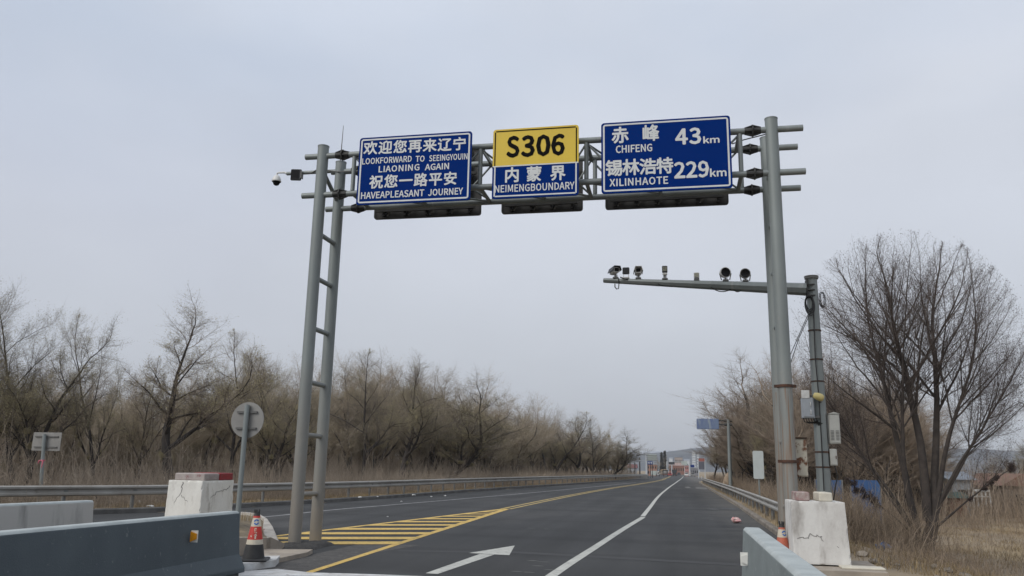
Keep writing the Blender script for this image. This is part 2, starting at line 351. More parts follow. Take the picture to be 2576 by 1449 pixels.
kl = smooth_path([(x, y, 0) for x, y in KL], 1.0)
kl = [p+Vector((0, 0, base(p.y))) for p in kl]
b = MB(); b.sweep(kl, [(-0.0, -0.1), (-0.0, 0.12), (0.03, 0.15), (0.2, 0.15), (0.2, -0.1)]); tag(b.build('kerb', M_kerb), kind='structure')
kr = [Vector((road_right(y), y, base(y))) for y in np.arange(14.9, 116, 1.0)]
b = MB(); b.sweep(kr, [(0.0, -0.1), (-0.18, -0.1), (-0.18, 0.12), (-0.03, 0.13), (0.0, 0.1)]); tag(b.build('kerb', M_kerb_r), kind='structure')

# painted markings, each a sheet 4 mm above the asphalt
MZ = 0.004
def ribbon(pts, wd, M, name='lane_marking', step=0.8):
    q = smooth_path(pts, step); b = MB()
    b.sweep([Vector((p.x, p.y, base(p.y)+MZ)) for p in q], [(-wd/2, 0), (wd/2, 0)], closed=False)
    b.f = [f[::-1] for f in b.f]
    return tag(b.build(name, M), kind='structure')
def G(x, y, z=0): return gp(x, y, z)
def gfar(x, y):
    p = gp(x, y, 0)
    for _ in range(12): p = gp(x, y, base(p.y)*0.5+0.5*p.z)
    return p
ribbon([(-1.95, 6, 0)]+[G(*q) for q in ((1400, 1440), (1500, 1375), (1560, 1336), (1618, 1301))], 0.17, M_wht)
ribbon([G(1617, 1299)]+[G(*q) for q in ((1636, 1275), (1652, 1254), (1682, 1227))]+[gfar(*q) for q in ((1702, 1213), (1714, 1204), (1719, 1198))], 0.16, M_wht)
ribbon([G(*q) for q in ((560, 1309), (670, 1300), (835, 1283), (1000, 1269), (1300, 1243), (1600, 1214))], 0.13, M_wht_old)
# double yellow line beyond the hatching
dy = [G(*q) for q in ((1272, 1280.5), (1350, 1264), (1450, 1244), (1540, 1228), (1600, 1219))]+[gfar(*q) for q in ((1648, 1211), (1675, 1203), (1688, 1197))]
for o_ in (-0.16, 0.16):
    ribbon([p+Vector((o_, 0, 0)) for p in dy], 0.13, M_yel2)
def flat(polys, M, name='lane_marking', z=MZ):
    b = MB()
    for p in polys: b.poly([G(*q, z) for q in p])
    o = b.build(name, M)
    for pl in o.data.polygons:
        if pl.normal.z < 0: pl.flip()
    return tag(o, kind='structure')
flat([[(762, 1441), (784, 1441), (1283, 1280), (1266, 1280)], [(672, 1352), (672, 1349.5), (1262, 1280), (1270, 1281.5)]], M_yel)
def xl_of(y): return 672+(1351-y)/(1351-1280.5)*(1266-672)
def xr_of(y): return 773+(1441-y)/(1441-1280)*(1274-773)
st = []
for (yt, yb) in ((1362, 1369), (1350.5, 1356.5), (1338.7, 1344), (1328, 1332.5), (1318.6, 1322.3), (1310.6, 1313.8), (1303.6, 1306.2), (1297.4, 1299.6), (1292, 1293.8), (1287.2, 1288.6)):
    st.append([(max(690, xl_of(yt)), yt), (max(690, xl_of(yb)), yb), (xr_of(yb), yb), (xr_of(yt), yt)])
flat(st, M_yel, 'hatched_marking', 0.008)
def z8(x, y): return ((1700+x/1.9815)/1.5652, (1950+y/1.9815)/1.5652)
flat([[z8(*q) for q in ((-50, 608), (45, 614), (490, 462), (375, 458))], [z8(*q) for q in ((288, 450), (490, 461), (605, 467), (648, 392))]], M_wht, 'arrow_marking')
# a few scuffs of lighter dust and darker joints on the asphalt
flat([[(1000, 1384), (1300, 1387), (1867, 1418), (1867, 1424), (1300, 1392), (1000, 1387)]], mat('asphalt_joint', (0.042, 0.042, 0.044), 0.9), 'road_seam', 0.003)
def blot(c, rx, ry_, M, z, name, seed, n=18):
    r_ = random.Random(seed); c = Vector(c)
    pts = [(c.x+rx*math.cos(2*math.pi*i/n)*(0.7+0.5*r_.random()), c.y+ry_*math.sin(2*math.pi*i/n)*(0.7+0.5*r_.random()), c.z+z) for i in range(n)]
    b = MB(); b.poly(pts); return tag(b.build(name, M), kind='structure')
M_dust = mat('road_dust', (0.17, 0.165, 0.155), 0.95, (0.105, 0.105, 0.103), 3)
M_oil = mat('oil_stain', (0.03, 0.03, 0.03), 0.6, (0.05, 0.05, 0.05), 5)
blot(G(1765, 1228), 0.55, 4.5, M_dust, 0.004, 'dust_patch', 3); blot(G(1730, 1226), 0.25, 3.5, M_dust, 0.0045, 'dust_patch', 4)
for k, (x, y, s_) in enumerate(((1795, 1281, .25), (1838, 1280, .45), (1822, 1281, .18), (1560, 1345, .05))): blot(G(x, y), s_, s_*1.5, M_oil, 0.004, 'oil_stain', 30+k)
for k, (x, y) in enumerate(((1340, 1411), (1368, 1414), (1352, 1424), (1300, 1438), (1386, 1434), (1330, 1440), (1335, 1329), (1375, 1331), (1740, 1308), (1722, 1305), (1790, 1308))):
    blot(G(x, y), 0.11, 0.035, M_dust, 0.004, 'dust_patch', 40+k, 9)

# hills
def hill(name, Y, depth, prof, M, seed):
    r_ = random.Random(seed); b = MB(); P = sorted(prof); X = np.linspace(P[0][0], P[-1][0], 160); vs = []
    top = [at(x, float(np.interp(x, [p[0] for p in P], [p[1] for p in P])), Y) for x in X]
    for k in range(9):
        t = k/8
        for i, q in enumerate(top):
            h = max(q.z+2, 3)*math.sin(t*math.pi*0.5 if t <= 1 else 1) + (r_.random()-.5)*(Y/900)*t
            vs.append((q.x*(1-0.25*(1-t)), Y-depth*(1-t), -2+h))
    n_ = len(X); nrow = 9
    for i, q in enumerate(top): vs.append((q.x*1.1, Y+depth, -3))
    b.add(vs, [(j*n_+i, j*n_+i+1, (j+1)*n_+i+1, (j+1)*n_+i) for j in range(nrow) for i in range(n_-1)], True)
    return tag(b.build(name, M), kind='structure')
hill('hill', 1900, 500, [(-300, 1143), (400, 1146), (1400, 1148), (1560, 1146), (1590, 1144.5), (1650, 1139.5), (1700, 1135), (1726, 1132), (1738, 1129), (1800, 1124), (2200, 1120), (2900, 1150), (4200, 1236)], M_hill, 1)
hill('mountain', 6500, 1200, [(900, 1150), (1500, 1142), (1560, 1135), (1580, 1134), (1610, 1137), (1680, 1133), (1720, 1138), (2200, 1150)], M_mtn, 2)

# ------------------------------------------------------------------ sign gantry
GY, BY, PH = 15.09, 16.03, 8.15
CH = ((GY, 7.94), (GY, 7.07), (BY, 7.94), (BY, 7.07))
LX, RX = -7.24, 1.92
g = thing('sign_gantry', 'grey steel pipe gantry spanning the road with ladder-like paired posts', 'gantry', ((LX+RX)/2, GY, 0))
for x in (LX, RX):
    for y in (GY, BY):
        b = MB(); b.tube((x, y, -0.1), (x, y, PH), 0.122, 0.118, 28)
        b.tube((x, y, PH), (x, y, PH+0.015), 0.124, 0.124, 28)
        b.build('post', M_gpost, g)
    zs = [0.95, 2.1, 3.15, 4.25, 5.3, 6.25]
    for i, z in enumerate(zs):
        b = MB(); b.tube((x, GY+.1, z), (x, BY-.1, z), 0.05, n=14); b.build('rung', M_gpost, g)
    b = MB(); b.tube((x, GY+.1, 7.6), (x, BY-.1, 7.25), 0.045, n=14); b.build('rung', M_gal, g)
ends = {0: (-7.63, 2.49), 1: (-7.64, 2.49), 2: (-7.45, 2.52), 3: (-7.52, 2.53)}
for k, (y, z) in enumerate(CH):
    b = MB(); b.tube((ends[k][0], y, z), (ends[k][1], y, z), 0.062, n=20)
    o = b.build('chord', M_gal, g)
    for fx in ((-6.79, 1.57) if k < 2 else (-6.76 if k == 3 else -6.82, 1.6)):
        b = MB()
        b.tube((fx-.012, y, z), (fx+.012, y, z), 0.125, n=8, smooth=False)
        for s in (-1, 1):
            for q in range(6):
                a = math.pi*q/3+0.3; d = Vector((0, math.cos(a), math.sin(a)))
                p = Vector((fx, y, z)); t = Vector((0, -math.sin(a), math.cos(a)))*0.006
                pts = [p+d*0.06, p+d*0.122, p+d*0.075+Vector((s*.15, 0, 0)), p+d*0.06+Vector((s*.15, 0, 0))]
                b.prism([v-t for v in pts], t*2)
        b.tube((fx-.15, y, z), (fx+.15, y, z), 0.07, n=16)
        b.build('flange_joint', M_flange, g)
panel = [-6.52, -5.2, -3.78, -2.6, -1.62, -.2, 1.33]
for i, x in enumerate(panel):
    for y in (GY, BY):
        b = MB(); b.tube((x+(0.08 if y == BY else 0), y, 7.94-.055), (x+(0.08 if y == BY else 0), y, 7.07+.055), 0.045, n=12); b.build('upright', M_gal, g)
    for z in (7.94, 7.07):
        b = MB(); b.tube((x, GY+.05, z), (x, BY-.05, z), 0.04, n=12); b.build('spreader', M_gal, g)
    if i < len(panel)-1:
        x2 = panel[i+1]; mid = (x+x2)/2
        for y in (GY+.03, BY+.03):
            b = MB()
            b.tube((x, y, 7.9), (mid, y, 7.1), 0.022, n=8); b.tube((mid, y, 7.1), (x2, y, 7.9), 0.022, n=8)
            b.build('brace', M_gal, g)
        b = MB(); b.tube((x, GY+.05, 7.07), (x2, BY-.05, 7.07), 0.022, n=8); b.build('brace', M_gal, g)
        b = MB(); b.tube((x, GY+.05, 7.9), (x2, BY-.05, 7.1), 0.022, n=8); b.build('brace', M_gal, g)
q0, q1 = at(858, 378, BY), at(864, 316, BY)
b = MB(); b.tube((q0.x, BY, PH), (q1.x, BY, q1.z), 0.014, 0.006, n=8); b.build('lightning_rod', M_gdark, g)
for z in (3.03, 1.72):
    b = MB(); b.tube((RX, GY, z), (RX, GY, z+.05), 0.14, n=28); b.box((RX+.16, GY, z+.025), (.06, .05, .05)); b.box((RX-.16, GY, z+.025), (.06, .05, .05)); b.build('strap', M_strap, g)
b = MB(); b.path([at(1842, 362, 15.9), at(1870, 352, 15.95), at(1925, 338, BY-.05)], 0.012, 6); b.build('cable', M_cable, g)
b = MB(); b.path([at(780, 437, 16.0), at(800, 425, 16.0), at(850, 432, 15.9), at(900, 430, 15.8)], 0.012, 6); b.build('cable', M_gdark, g)

# rubble round the post feet
def mound(name, pts, h, M, seed, dense=1):
    r_ = random.Random(seed); b = MB(); n = len(pts); c = sum((Vector(p) for p in pts), Vector())/n; vs = []
    P = []
    for i in range(n):
        a, d = Vector(pts[i]), Vector(pts[(i+1) % n])
        for k in range(5): P.append(a.lerp(d, k/5))
    for ring, (s, hh) in enumerate(((1, 0), (.9, .5), (.7, .9), (.4, 1.0))):
        for p in P:
            q = c.lerp(p, s*(0.93+.12*r_.random())); vs.append((q.x, q.y, q.z+h*hh*(0.5+.9*r_.random())-0.01*(ring == 0)))
    k = len(P); vs.append((c.x, c.y, c.z+h))
    b.add(vs, [(j*k+i, j*k+(i+1) % k, (j+1)*k+(i+1) % k, (j+1)*k+i) for j in range(3) for i in range(k)]+[(3*k+i, 3*k+(i+1) % k, 4*k) for i in range(k)], True)
    o = b.build(name, M)
    bm_fix(o)
    return o
def bm_fix(o):
    import bmesh
    bm = bmesh.new(); bm.from_mesh(o.data); bmesh.ops.recalc_face_normals(bm, faces=bm.faces); bm.to_mesh(o.data); bm.free()
tag(mound('asphalt_rubble', [G(690, 1388), G(790, 1384), G(845, 1371), G(800, 1366), G(700, 1372)], 0.07, M_rubble, 5), kind='structure')
flat([[(612, 1449), (640, 1432), (700, 1417), (790, 1394), (905, 1368), (1060, 1371), (930, 1393), (800, 1432), (768, 1443), (770, 1449)]], M_asph_rough, 'worn_asphalt', 0.002)

# ------------------------------------------------------------------ lettering
# outlines of the sans-serif capitals and digits of the signs (advance, points, faces), in thousandths of the type size
GLYPHS = {
    '0': (194, '97,-5 156,29 177,129 156,229 97,261 39,229 18,129 39,29 97,21 62,47 48,129 62,211 97,236 133,211 146,129 133,47', '5.12.4 12.3.4 5.11.12 13.3.12 6.11.5 13.2.3 6.10.11 14.2.13 7.10.6 7.9.10 15.2.14 15.1.2 7.8.9 8.1.15 8.0.1 0.8.7'),
    '2': (194, '15,0 177,0 177,28 106,28 85,27 64,25 137,108 165,186 144,241 90,261 47,251 14,224 33,206 57,227 86,235 121,221 133,185 104,112 15,19', '10.8.9 11.14.10 14.8.10 14.15.8 15.7.8 11.13.14 11.12.13 16.7.15 16.6.7 17.6.16 18.6.17 18.5.6 4.2.3 4.1.2 5.1.4 18.1.5 0.1.18'),
    '3': (194, '92,-5 151,15 175,69 159,112 120,134 120,136 153,158 166,197 145,244 91,261 52,253 20,231 37,210 61,228 90,235 122,224 133,195 118,160 62,146 62,121 125,107 142,70 128,35 90,22 53,31 27,51 10,31 42,6', '10.8.9 11.8.10 11.14.8 14.15.8 15.7.8 11.13.14 12.13.11 16.7.15 16.6.7 17.6.16 18.6.17 18.5.6 19.5.18 19.4.5 19.3.4 20.3.19 20.2.3 21.2.20 22.2.21 22.1.2 26.24.25 23.1.22 26.23.24 27.23.26 27.1.23 27.0.1'),
    '4': (194, '119,0 149,0 149,71 183,71 183,96 149,96 149,257 114,257 7,92 7,71 119,71 119,96 40,96 99,184 109,203 119,222 121,222 120,198 119,175', '8.6.7 8.15.6 15.16.6 16.5.6 8.14.15 17.5.16 8.13.14 18.5.17 8.12.13 11.5.18 8.11.12 8.5.11 8.4.5 8.3.4 9.3.8 10.3.9 0.2.10 2.3.10 0.1.2'),
    '6': (194, '105,-5 157,18 179,79 160,139 108,159 77,151 50,129 70,212 116,235 138,230 157,215 175,235 149,254 114,261 48,230 20,123 44,27 50,103 77,128 103,136 137,120 149,79 136,37 105,21 67,42', '14.12.13 14.8.12 8.11.12 14.7.8 9.11.8 9.10.11 15.7.14 15.6.7 5.3.4 6.19.5 19.3.5 19.20.3 20.2.3 6.18.19 15.18.6 15.17.18 16.17.15 21.2.20 16.24.17 22.2.21 22.1.2 16.23.24 23.1.22 0.23.16 0.1.23'),
    '9': (194, '82,-5 147,28 175,139 151,231 89,261 37,238 15,178 35,118 86,97 118,106 145,129 125,45 81,22 57,27 38,42 20,22 46,3 145,155 118,129 91,121 57,137 46,178 58,220 89,236 128,216', '5.23.4 23.3.4 6.22.5 22.23.5 24.3.23 24.2.3 6.21.22 17.2.24 7.21.6 7.20.21 18.2.17 18.10.2 10.1.2 7.19.20 19.10.18 19.9.10 11.1.10 7.9.19 8.9.7 12.1.11 15.13.14 12.0.1 15.12.13 15.0.12 16.0.15'),
    'A': (213, '1,0 34,0 59,78 153,78 177,0 211,0 124,257 88,257 67,104 79,144 93,187 105,230 106,230 119,187 132,144 145,104', '0.11.7 11.6.7 11.12.6 12.5.6 0.10.11 13.5.12 14.5.13 0.9.10 0.8.9 15.5.14 0.2.8 2.15.8 2.3.15 3.5.15 0.1.2 4.5.3'),
    'B': (230, '35,0 117,0 187,19 214,75 200,117 162,137 162,138 190,159 200,194 175,242 111,257 35,257 68,148 68,231 107,231 153,222 168,190 153,159 106,148 68,26 68,123 112,123 164,111 182,76 164,38 112,26', '0.13.11 13.10.11 13.9.10 13.14.9 14.15.9 15.8.9 0.12.13 16.8.15 16.7.8 17.7.16 17.6.7 18.6.17 0.20.12 20.18.12 20.6.18 20.5.6 20.21.5 21.4.5 0.19.20 22.4.21 22.3.4 23.3.22 24.3.23 24.2.3 25.2.24 0.25.19 0.2.25 0.1.2'),
    'C': (223, '132,-5 176,5 211,32 193,53 166,32 133,24 75,52 54,129 76,205 134,233 164,226 187,209 204,230 175,252 134,261 53,226 20,128 52,31', '15.13.14 15.9.13 9.12.13 15.8.9 10.12.9 10.11.12 16.8.15 16.7.8 16.6.7 17.6.16 4.2.3 17.5.6 4.1.2 5.1.4 0.5.17 0.1.5'),
    'D': (241, '35,0 101,0 190,34 220,129 189,224 99,257 35,257 68,27 68,230 97,230 165,204 187,129 165,54 97,27', '0.8.6 8.5.6 8.9.5 9.4.5 0.7.8 10.4.9 10.3.4 11.3.10 12.3.11 12.2.3 13.2.12 13.1.2 0.13.7 0.1.13'),
    'E': (206, '35,0 187,0 187,28 68,28 68,121 165,121 165,149 68,149 68,229 183,229 183,257 35,257', '0.8.11 8.10.11 8.9.10 0.7.8 0.4.7 4.6.7 4.5.6 0.3.4 0.2.3 0.1.2'),
    'F': (193, '35,0 68,0 68,115 166,115 166,143 68,143 68,229 183,229 183,257 35,257', '0.6.9 6.8.9 6.7.8 0.5.6 0.2.5 2.4.5 2.3.4 0.1.2'),
    'G': (241, '136,-5 182,4 215,25 215,133 131,133 131,106 186,106 186,39 165,28 139,24 76,52 54,129 77,205 139,233 171,226 194,209 212,230 183,251 138,261 54,226 20,128 53,31', '19.17.18 19.13.17 13.16.17 19.12.13 14.16.13 14.15.16 20.12.19 20.11.12 5.3.4 5.6.3 6.2.3 20.10.11 21.10.20 7.2.6 21.9.10 8.2.7 0.9.21 9.2.8 9.1.2 0.1.9'),
    'H': (255, '35,0 68,0 68,121 187,121 187,0 220,0 220,257 187,257 187,149 68,149 68,257 35,257', '0.10.11 0.9.10 8.6.7 8.5.6 0.2.9 2.8.9 2.3.8 3.5.8 0.1.2 4.5.3'),
    'I': (103, '35,0 68,0 68,257 35,257', '0.2.3 0.1.2'),
    'J': (187, '83,-5 137,19 154,75 154,257 121,257 121,78 111,37 80,24 55,31 35,53 12,36 41,6', '5.3.4 5.2.3 6.2.5 6.1.2 10.8.9 7.1.6 11.8.10 11.7.8 11.1.7 11.0.1'),
    'K': (226, '35,0 68,0 68,81 112,134 189,0 225,0 132,159 213,257 176,257 68,128 68,128 68,257 35,257', '0.11.12 0.10.11 9.7.8 9.6.7 9.3.6 3.5.6 9.2.3 4.5.3 0.9.10 0.2.9 0.1.2'),
    'L': (190, '35,0 180,0 180,28 68,28 68,257 35,257', '0.4.5 0.3.4 0.2.3 0.1.2'),
    'M': (284, '35,0 64,0 64,142 63,180 60,218 62,218 82,159 131,26 153,26 201,159 222,218 223,218 220,180 219,142 219,0 249,0 249,257 210,257 161,119 152,93 143,66 142,66 133,93 123,119 74,257 35,257', '0.4.25 4.24.25 4.5.24 5.23.24 18.10.17 10.16.17 10.11.16 11.15.16 0.3.4 6.23.5 18.9.10 12.15.11 0.2.3 13.15.12 7.23.6 18.8.9 0.1.2 14.15.13 7.22.23 19.8.18 7.21.22 20.8.19 7.20.21 7.8.20'),
    'N': (253, '35,0 66,0 66,135 64,175 62,215 63,215 91,162 185,0 218,0 218,257 187,257 187,123 188,82 192,42 190,42 162,95 68,257 35,257', '0.4.17 4.16.17 4.5.16 5.15.16 11.9.10 11.8.9 0.3.4 6.15.5 0.2.3 7.15.6 0.1.2 12.8.11 7.14.15 13.8.12 7.13.14 7.8.13'),
    'O': (260, '130,-5 209,31 239,129 209,226 130,261 51,226 20,129 51,31 130,24 74,52 54,129 74,205 130,233 185,205 206,129 185,52', '5.12.4 12.3.4 5.11.12 13.3.12 6.11.5 13.2.3 6.10.11 14.2.13 7.10.6 7.9.10 15.2.14 15.1.2 7.8.9 8.1.15 8.0.1 0.8.7'),
    'P': (222, '35,0 68,0 68,102 110,102 178,121 204,181 178,240 109,257 35,257 68,129 68,230 104,230 155,220 172,181 156,141 106,129', '0.10.8 10.7.8 10.6.7 10.11.6 11.12.6 12.5.6 0.9.10 13.5.12 14.5.13 14.4.5 15.4.14 0.2.9 2.15.9 2.4.15 2.3.4 0.1.2'),
    'R': (222, '68,135 68,230 111,230 157,220 173,185 157,147 111,135 176,0 213,0 147,112 189,137 205,185 180,241 116,257 35,257 35,0 68,0 68,109 114,109', '15.1.14 1.13.14 1.12.13 1.2.12 2.3.12 3.11.12 15.0.1 4.11.3 5.11.4 5.10.11 6.10.5 6.9.10 15.17.0 17.6.0 17.9.6 17.18.9 18.8.9 15.16.17 7.8.18'),
    'S': (209, '106,-5 170,17 194,68 178,112 141,137 104,153 75,168 62,196 75,223 110,233 142,226 168,209 185,230 152,252 110,261 52,242 29,193 46,150 81,127 118,111 148,94 161,65 146,35 107,24 68,33 36,56 17,33 56,6', '15.13.14 15.12.13 16.8.15 8.9.15 9.12.15 10.12.9 10.11.12 16.7.8 16.6.7 17.6.16 17.5.6 17.4.5 18.4.17 18.3.4 19.3.18 19.20.3 20.2.3 21.2.20 21.1.2 22.1.21 26.24.25 23.1.22 27.24.26 27.23.24 27.1.23 27.0.1'),
    'T': (210, '89,0 121,0 121,229 199,229 199,257 11,257 11,229 89,229', '6.4.5 6.3.4 7.3.6 0.2.7 2.3.7 0.1.2'),
    'U': (252, '126,-5 192,20 218,106 218,257 187,257 187,105 170,41 126,24 84,41 67,105 67,257 34,257 34,106 61,20', '12.10.11 12.9.10 5.3.4 5.2.3 13.9.12 5.1.2 13.8.9 6.1.5 13.7.8 7.1.6 13.1.7 13.0.1'),
    'V': (201, '82,0 120,0 201,257 168,257 127,118 115,75 102,33 101,33 88,75 76,118 34,257 0,257', '0.10.11 0.9.10 4.2.3 4.1.2 0.8.9 5.1.4 0.7.8 6.1.5 0.6.7 0.1.6'),
    'W': (307, '63,0 102,0 140,155 147,184 153,213 154,213 161,184 167,155 206,0 245,0 298,257 267,257 239,117 232,75 225,34 223,34 214,76 205,117 169,257 140,257 104,117 95,75 86,34 85,34 77,75 69,117 42,257 9,257', '0.26.27 0.25.26 20.18.19 20.4.18 4.5.18 5.17.18 12.10.11 12.9.10 20.3.4 6.17.5 20.2.3 7.17.6 20.1.2 8.17.7 0.24.25 21.1.20 8.16.17 13.9.12 8.15.16 0.23.24 22.1.21 14.9.13 0.22.23 0.1.22 8.14.15 8.9.14'),
    'X': (201, '6,0 40,0 77,69 87,89 98,111 99,111 111,89 121,69 159,0 195,0 120,131 190,257 156,257 121,191 113,173 103,153 102,153 91,173 82,191 47,257 11,257 81,133', '21.19.20 21.18.19 13.11.12 13.10.11 21.17.18 14.10.13 21.16.17 15.10.14 21.15.16 21.10.15 0.4.21 4.10.21 4.5.10 5.9.10 0.3.4 6.9.5 0.2.3 7.9.6 0.1.2 8.9.7'),
    'Y': (186, '77,0 109,0 109,99 186,257 153,257 120,184 107,156 94,128 92,128 80,156 67,184 34,257 0,257 77,99', '13.11.12 13.10.11 5.3.4 5.2.3 13.9.10 6.2.5 13.8.9 7.2.6 13.7.8 13.2.7 0.2.13 0.1.2'),
    'k': (193, '32,0 64,0 64,50 99,92 155,0 190,0 118,113 181,190 146,190 65,90 64,90 64,279 32,279', '0.11.12 0.10.11 9.7.8 9.6.7 9.3.6 3.5.6 9.2.3 4.5.3 0.9.10 0.2.9 0.1.2'),
    'm': (324, '32,0 64,0 64,138 89,160 112,167 139,155 147,116 147,0 179,0 179,138 204,160 227,167 254,155 263,116 263,0 294,0 294,120 280,176 237,195 204,185 174,159 156,185 121,195 90,186 62,162 62,162 58,190 32,190', '23.21.22 19.17.18 0.26.27 0.25.26 24.21.23 24.4.21 4.20.21 20.17.19 20.11.17 11.12.17 12.16.17 24.3.4 5.20.4 20.10.11 0.24.25 0.2.24 2.3.24 20.9.10 5.9.20 6.9.5 13.16.12 0.1.2 6.8.9 13.15.16 7.8.6 14.15.13'),
}
def latin(text, spacing=1.0):
    x = 0; vs = []; fs = []
    for ch in text:
        adv, P, F = GLYPHS[ch]; o = len(vs)
        vs += [Vector((x+int(p.split(',')[0])/1000, int(p.split(',')[1])/1000, 0)) for p in P.split()]
        fs += [tuple(int(i)+o for i in f.split('.')) for f in F.split()]; x += adv/1000*spacing
    return vs, fs
def glyphs(text, bold, spacing=1.0):
    c = bpy.data.curves.new('lettering', 'FONT'); c.body = text; c.offset = bold; c.space_character = spacing
    c.resolution_u = 4
    o = bpy.data.objects.new('lettering', c); COL.objects.link(o)
    dg = bpy.context.evaluated_depsgraph_get(); me = bpy.data.meshes.new_from_object(o.evaluated_get(dg), depsgraph=dg)
    vs = [Vector(v.co) for v in me.vertices]; fs = [tuple(p.vertices) for p in me.polygons]
    bpy.data.objects.remove(o); bpy.data.meshes.remove(me); bpy.data.curves.remove(c)
    return vs, fs
def put_text(mb, text, x0, x1, z0, z1, y, bold=0.02, spacing=1.0, square=False):
    """fits the text between x0..x1 and z0..z1 on a plane facing the camera side (-Y)"""
    vs, fs = glyphs(text, 0.0) if square else latin(text, spacing)
    ax, bx = min(v.x for v in vs), max(v.x for v in vs); ay, by_ = min(v.y for v in vs), max(v.y for v in vs)
    if square: ax, bx, ay, by_ = 0.03, 0.97, -0.085, 0.845
    sx, sz = (x1-x0)/(bx-ax), (z1-z0)/(by_-ay)
    if not square: bold *= .42
    sh = [(0, 0)]+([(bold*sx*c, bold*sz*q) for c, q in ((1, 0), (-1, 0), (0, 1), (0, -1), (.7, .7), (-.7, .7), (.7, -.7), (-.7, -.7))])
    for k, (dx, dz) in enumerate(sh):       # strokes are fattened by stacked shifted layers
        mb.add([(x0+dx+(v.x-ax)*sx, y-.0003*k, z0+dz+(v.y-ay)*sz) for v in vs], fs)
def rrect(x0, x1, z0, z1, r, y, n=6):
    pts = []
    for cx, cz, a0 in ((x1-r, z1-r, 0), (x0+r, z1-r, 90), (x0+r, z0+r, 180), (x1-r, z0+r, 270)):
        for k in range(n+1):
            a = math.radians(a0+90*k/n); pts.append(Vector((cx+r*math.cos(a), y, cz+r*math.sin(a))))
    return pts
def frame(mb, x0, x1, z0, z1, r, wd, y):
    A, B = rrect(x0, x1, z0, z1, r, y), rrect(x0+wd, x1-wd, z0+wd, z1-wd, max(r-wd, .01), y); n = len(A)
    mb.add(A+B, [(i, n+i, n+(i+1) % n, (i+1) % n) for i in range(n)])
SY = 14.80
def sign(name, label, x0, x1, z0, z1):
    t = thing(name, label, 'road sign', ((x0+x1)/2, SY, z0), 'road signs on the gantry facing the camera')
    return t
def s_panel(t, pts, M, name='panel', d=0.03):
    b = MB(); b.prism(pts, (0, d, 0)); o = b.build(name, M, t); bm_fix(o); return o
def brackets(t, x0, x1):
    for k in range(3):
        x = x0+(x1-x0)*(k+.5)/3
        b = MB(); b.box((x, SY+.09, 7.45), (.06, .10, 1.3)); 
        for z in (7.94, 7.07): b.tube((x-.04, GY, z), (x+.04, GY, z), 0.075, n=14)
        for z in (7.94, 7.07): b.box((x, SY+.17, z), (.05, .08, .1))
        b.build('bracket', M_gdark, t)
def zz1(x, y): p = at((1000+x/2.576)/1.5652, (450+y/2.576)/1.5652, SY); return p.x, p.z
def zz2(x, y): p = at((1900+x/1.8114)/1.5652, (400+y/1.8114)/1.5652, SY); return p.x, p.z
def word(mb, f, text, lx, lb, rx, rb, h, bold, y=SY-.004, square=False, spacing=1.0):
    """left x / left baseline, right x / right baseline, cap height, all in zoom pixels"""
    x0, z0 = f(lx, lb); x1, z1 = f(rx, rb); _, zt = f(lx, lb-h)
    zb = (z0+z1)/2; put_text(mb, text, x0, x1, zb, zb+(zt-z0), y, bold, spacing, square)
# sign one
x0, x1, z0, z1 = -6.30, -3.90, 6.71, 8.17
t = sign('road_sign', 'blue sign with white LOOKFORWARD TO SEEINGYOUIN text at the left end of the gantry', x0, x1, z0, z1)
s_panel(t, rrect(x0, x1, z0, z1, .06, SY), M_blue); brackets(t, x0, x1)
b = MB(); frame(b, x0+.035, x1-.035, z0+.035, z1-.035, .05, .032, SY-.004); b.build('border', M_white, t)
b = MB()
for i, ch in enumerate('欢迎您再来辽宁'):
    lx = 1113+i*150.5; lb = 410-i*7.2
    word(b, zz1, ch, lx, lb, lx+134, lb-6, 128, 0.026, square=True)
word(b, zz1, 'LOOKFORWARD', 1098, 506, 1598, 486, 60, .017, spacing=1); word(b, zz1, 'TO', 1640, 484, 1729, 480, 60, .017); word(b, zz1, 'SEEINGYOUIN', 1778, 477, 2165, 458, 60, .017, spacing=1)
word(b, zz1, 'LIAONING', 1266, 588, 1676, 570, 62, .02, spacing=1.08); word(b, zz1, 'AGAIN', 1735, 567, 1976, 558, 62, .02)
for i, ch in enumerate('祝您一路平安'):
    lx = 1170+i*150.5; lb = 754-i*7.2
    word(b, zz1, ch, lx, lb, lx+134, lb-6, 130, 0.026, square=True)
word(b, zz1, 'HAVEAPLEASANT', 1086, 858, 1724, 832, 66, .02); word(b, zz1, 'JOURNEY', 1768, 826, 2117, 814, 66, .02)
b.build('lettering', M_white, t)
# sign two
x0, x1, z0, z1, zm = -3.46, -1.74, 6.705, 8.165, 7.39
t = sign('road_sign', 'sign with yellow S306 panel over blue NEIMENGBOUNDARY panel, middle of the gantry', x0, x1, z0, z1)
R_ = rrect(x0, x1, z0, z1, .06, SY); top = [p for p in R_ if p.z > zm]; bot = [p for p in R_ if p.z < zm]
s_panel(t, top[:14]+[Vector((x0, SY, zm)), Vector((x1, SY, zm))], M_yellow); s_panel(t, [Vector((x1, SY, zm)), Vector((x0, SY, zm))]+bot, M_blue); brackets(t, x0, x1)
b = MB(); fr = .022
b.box(((x0+x1)/2, SY-.003, z1-.045), (x1-x0-.12, .004, fr)); b.box((x0+.045, SY-.003, (zm+z1)/2-.03), (fr, .004, z1-zm-.06)); b.box((x1-.045, SY-.003, (zm+z1)/2-.03), (fr, .004, z1-zm-.06)); b.build('border', M_black, t)
b = MB(); b.box(((x0+x1)/2, SY-.003, zm-.012), (x1-x0-.01, .004, .024))
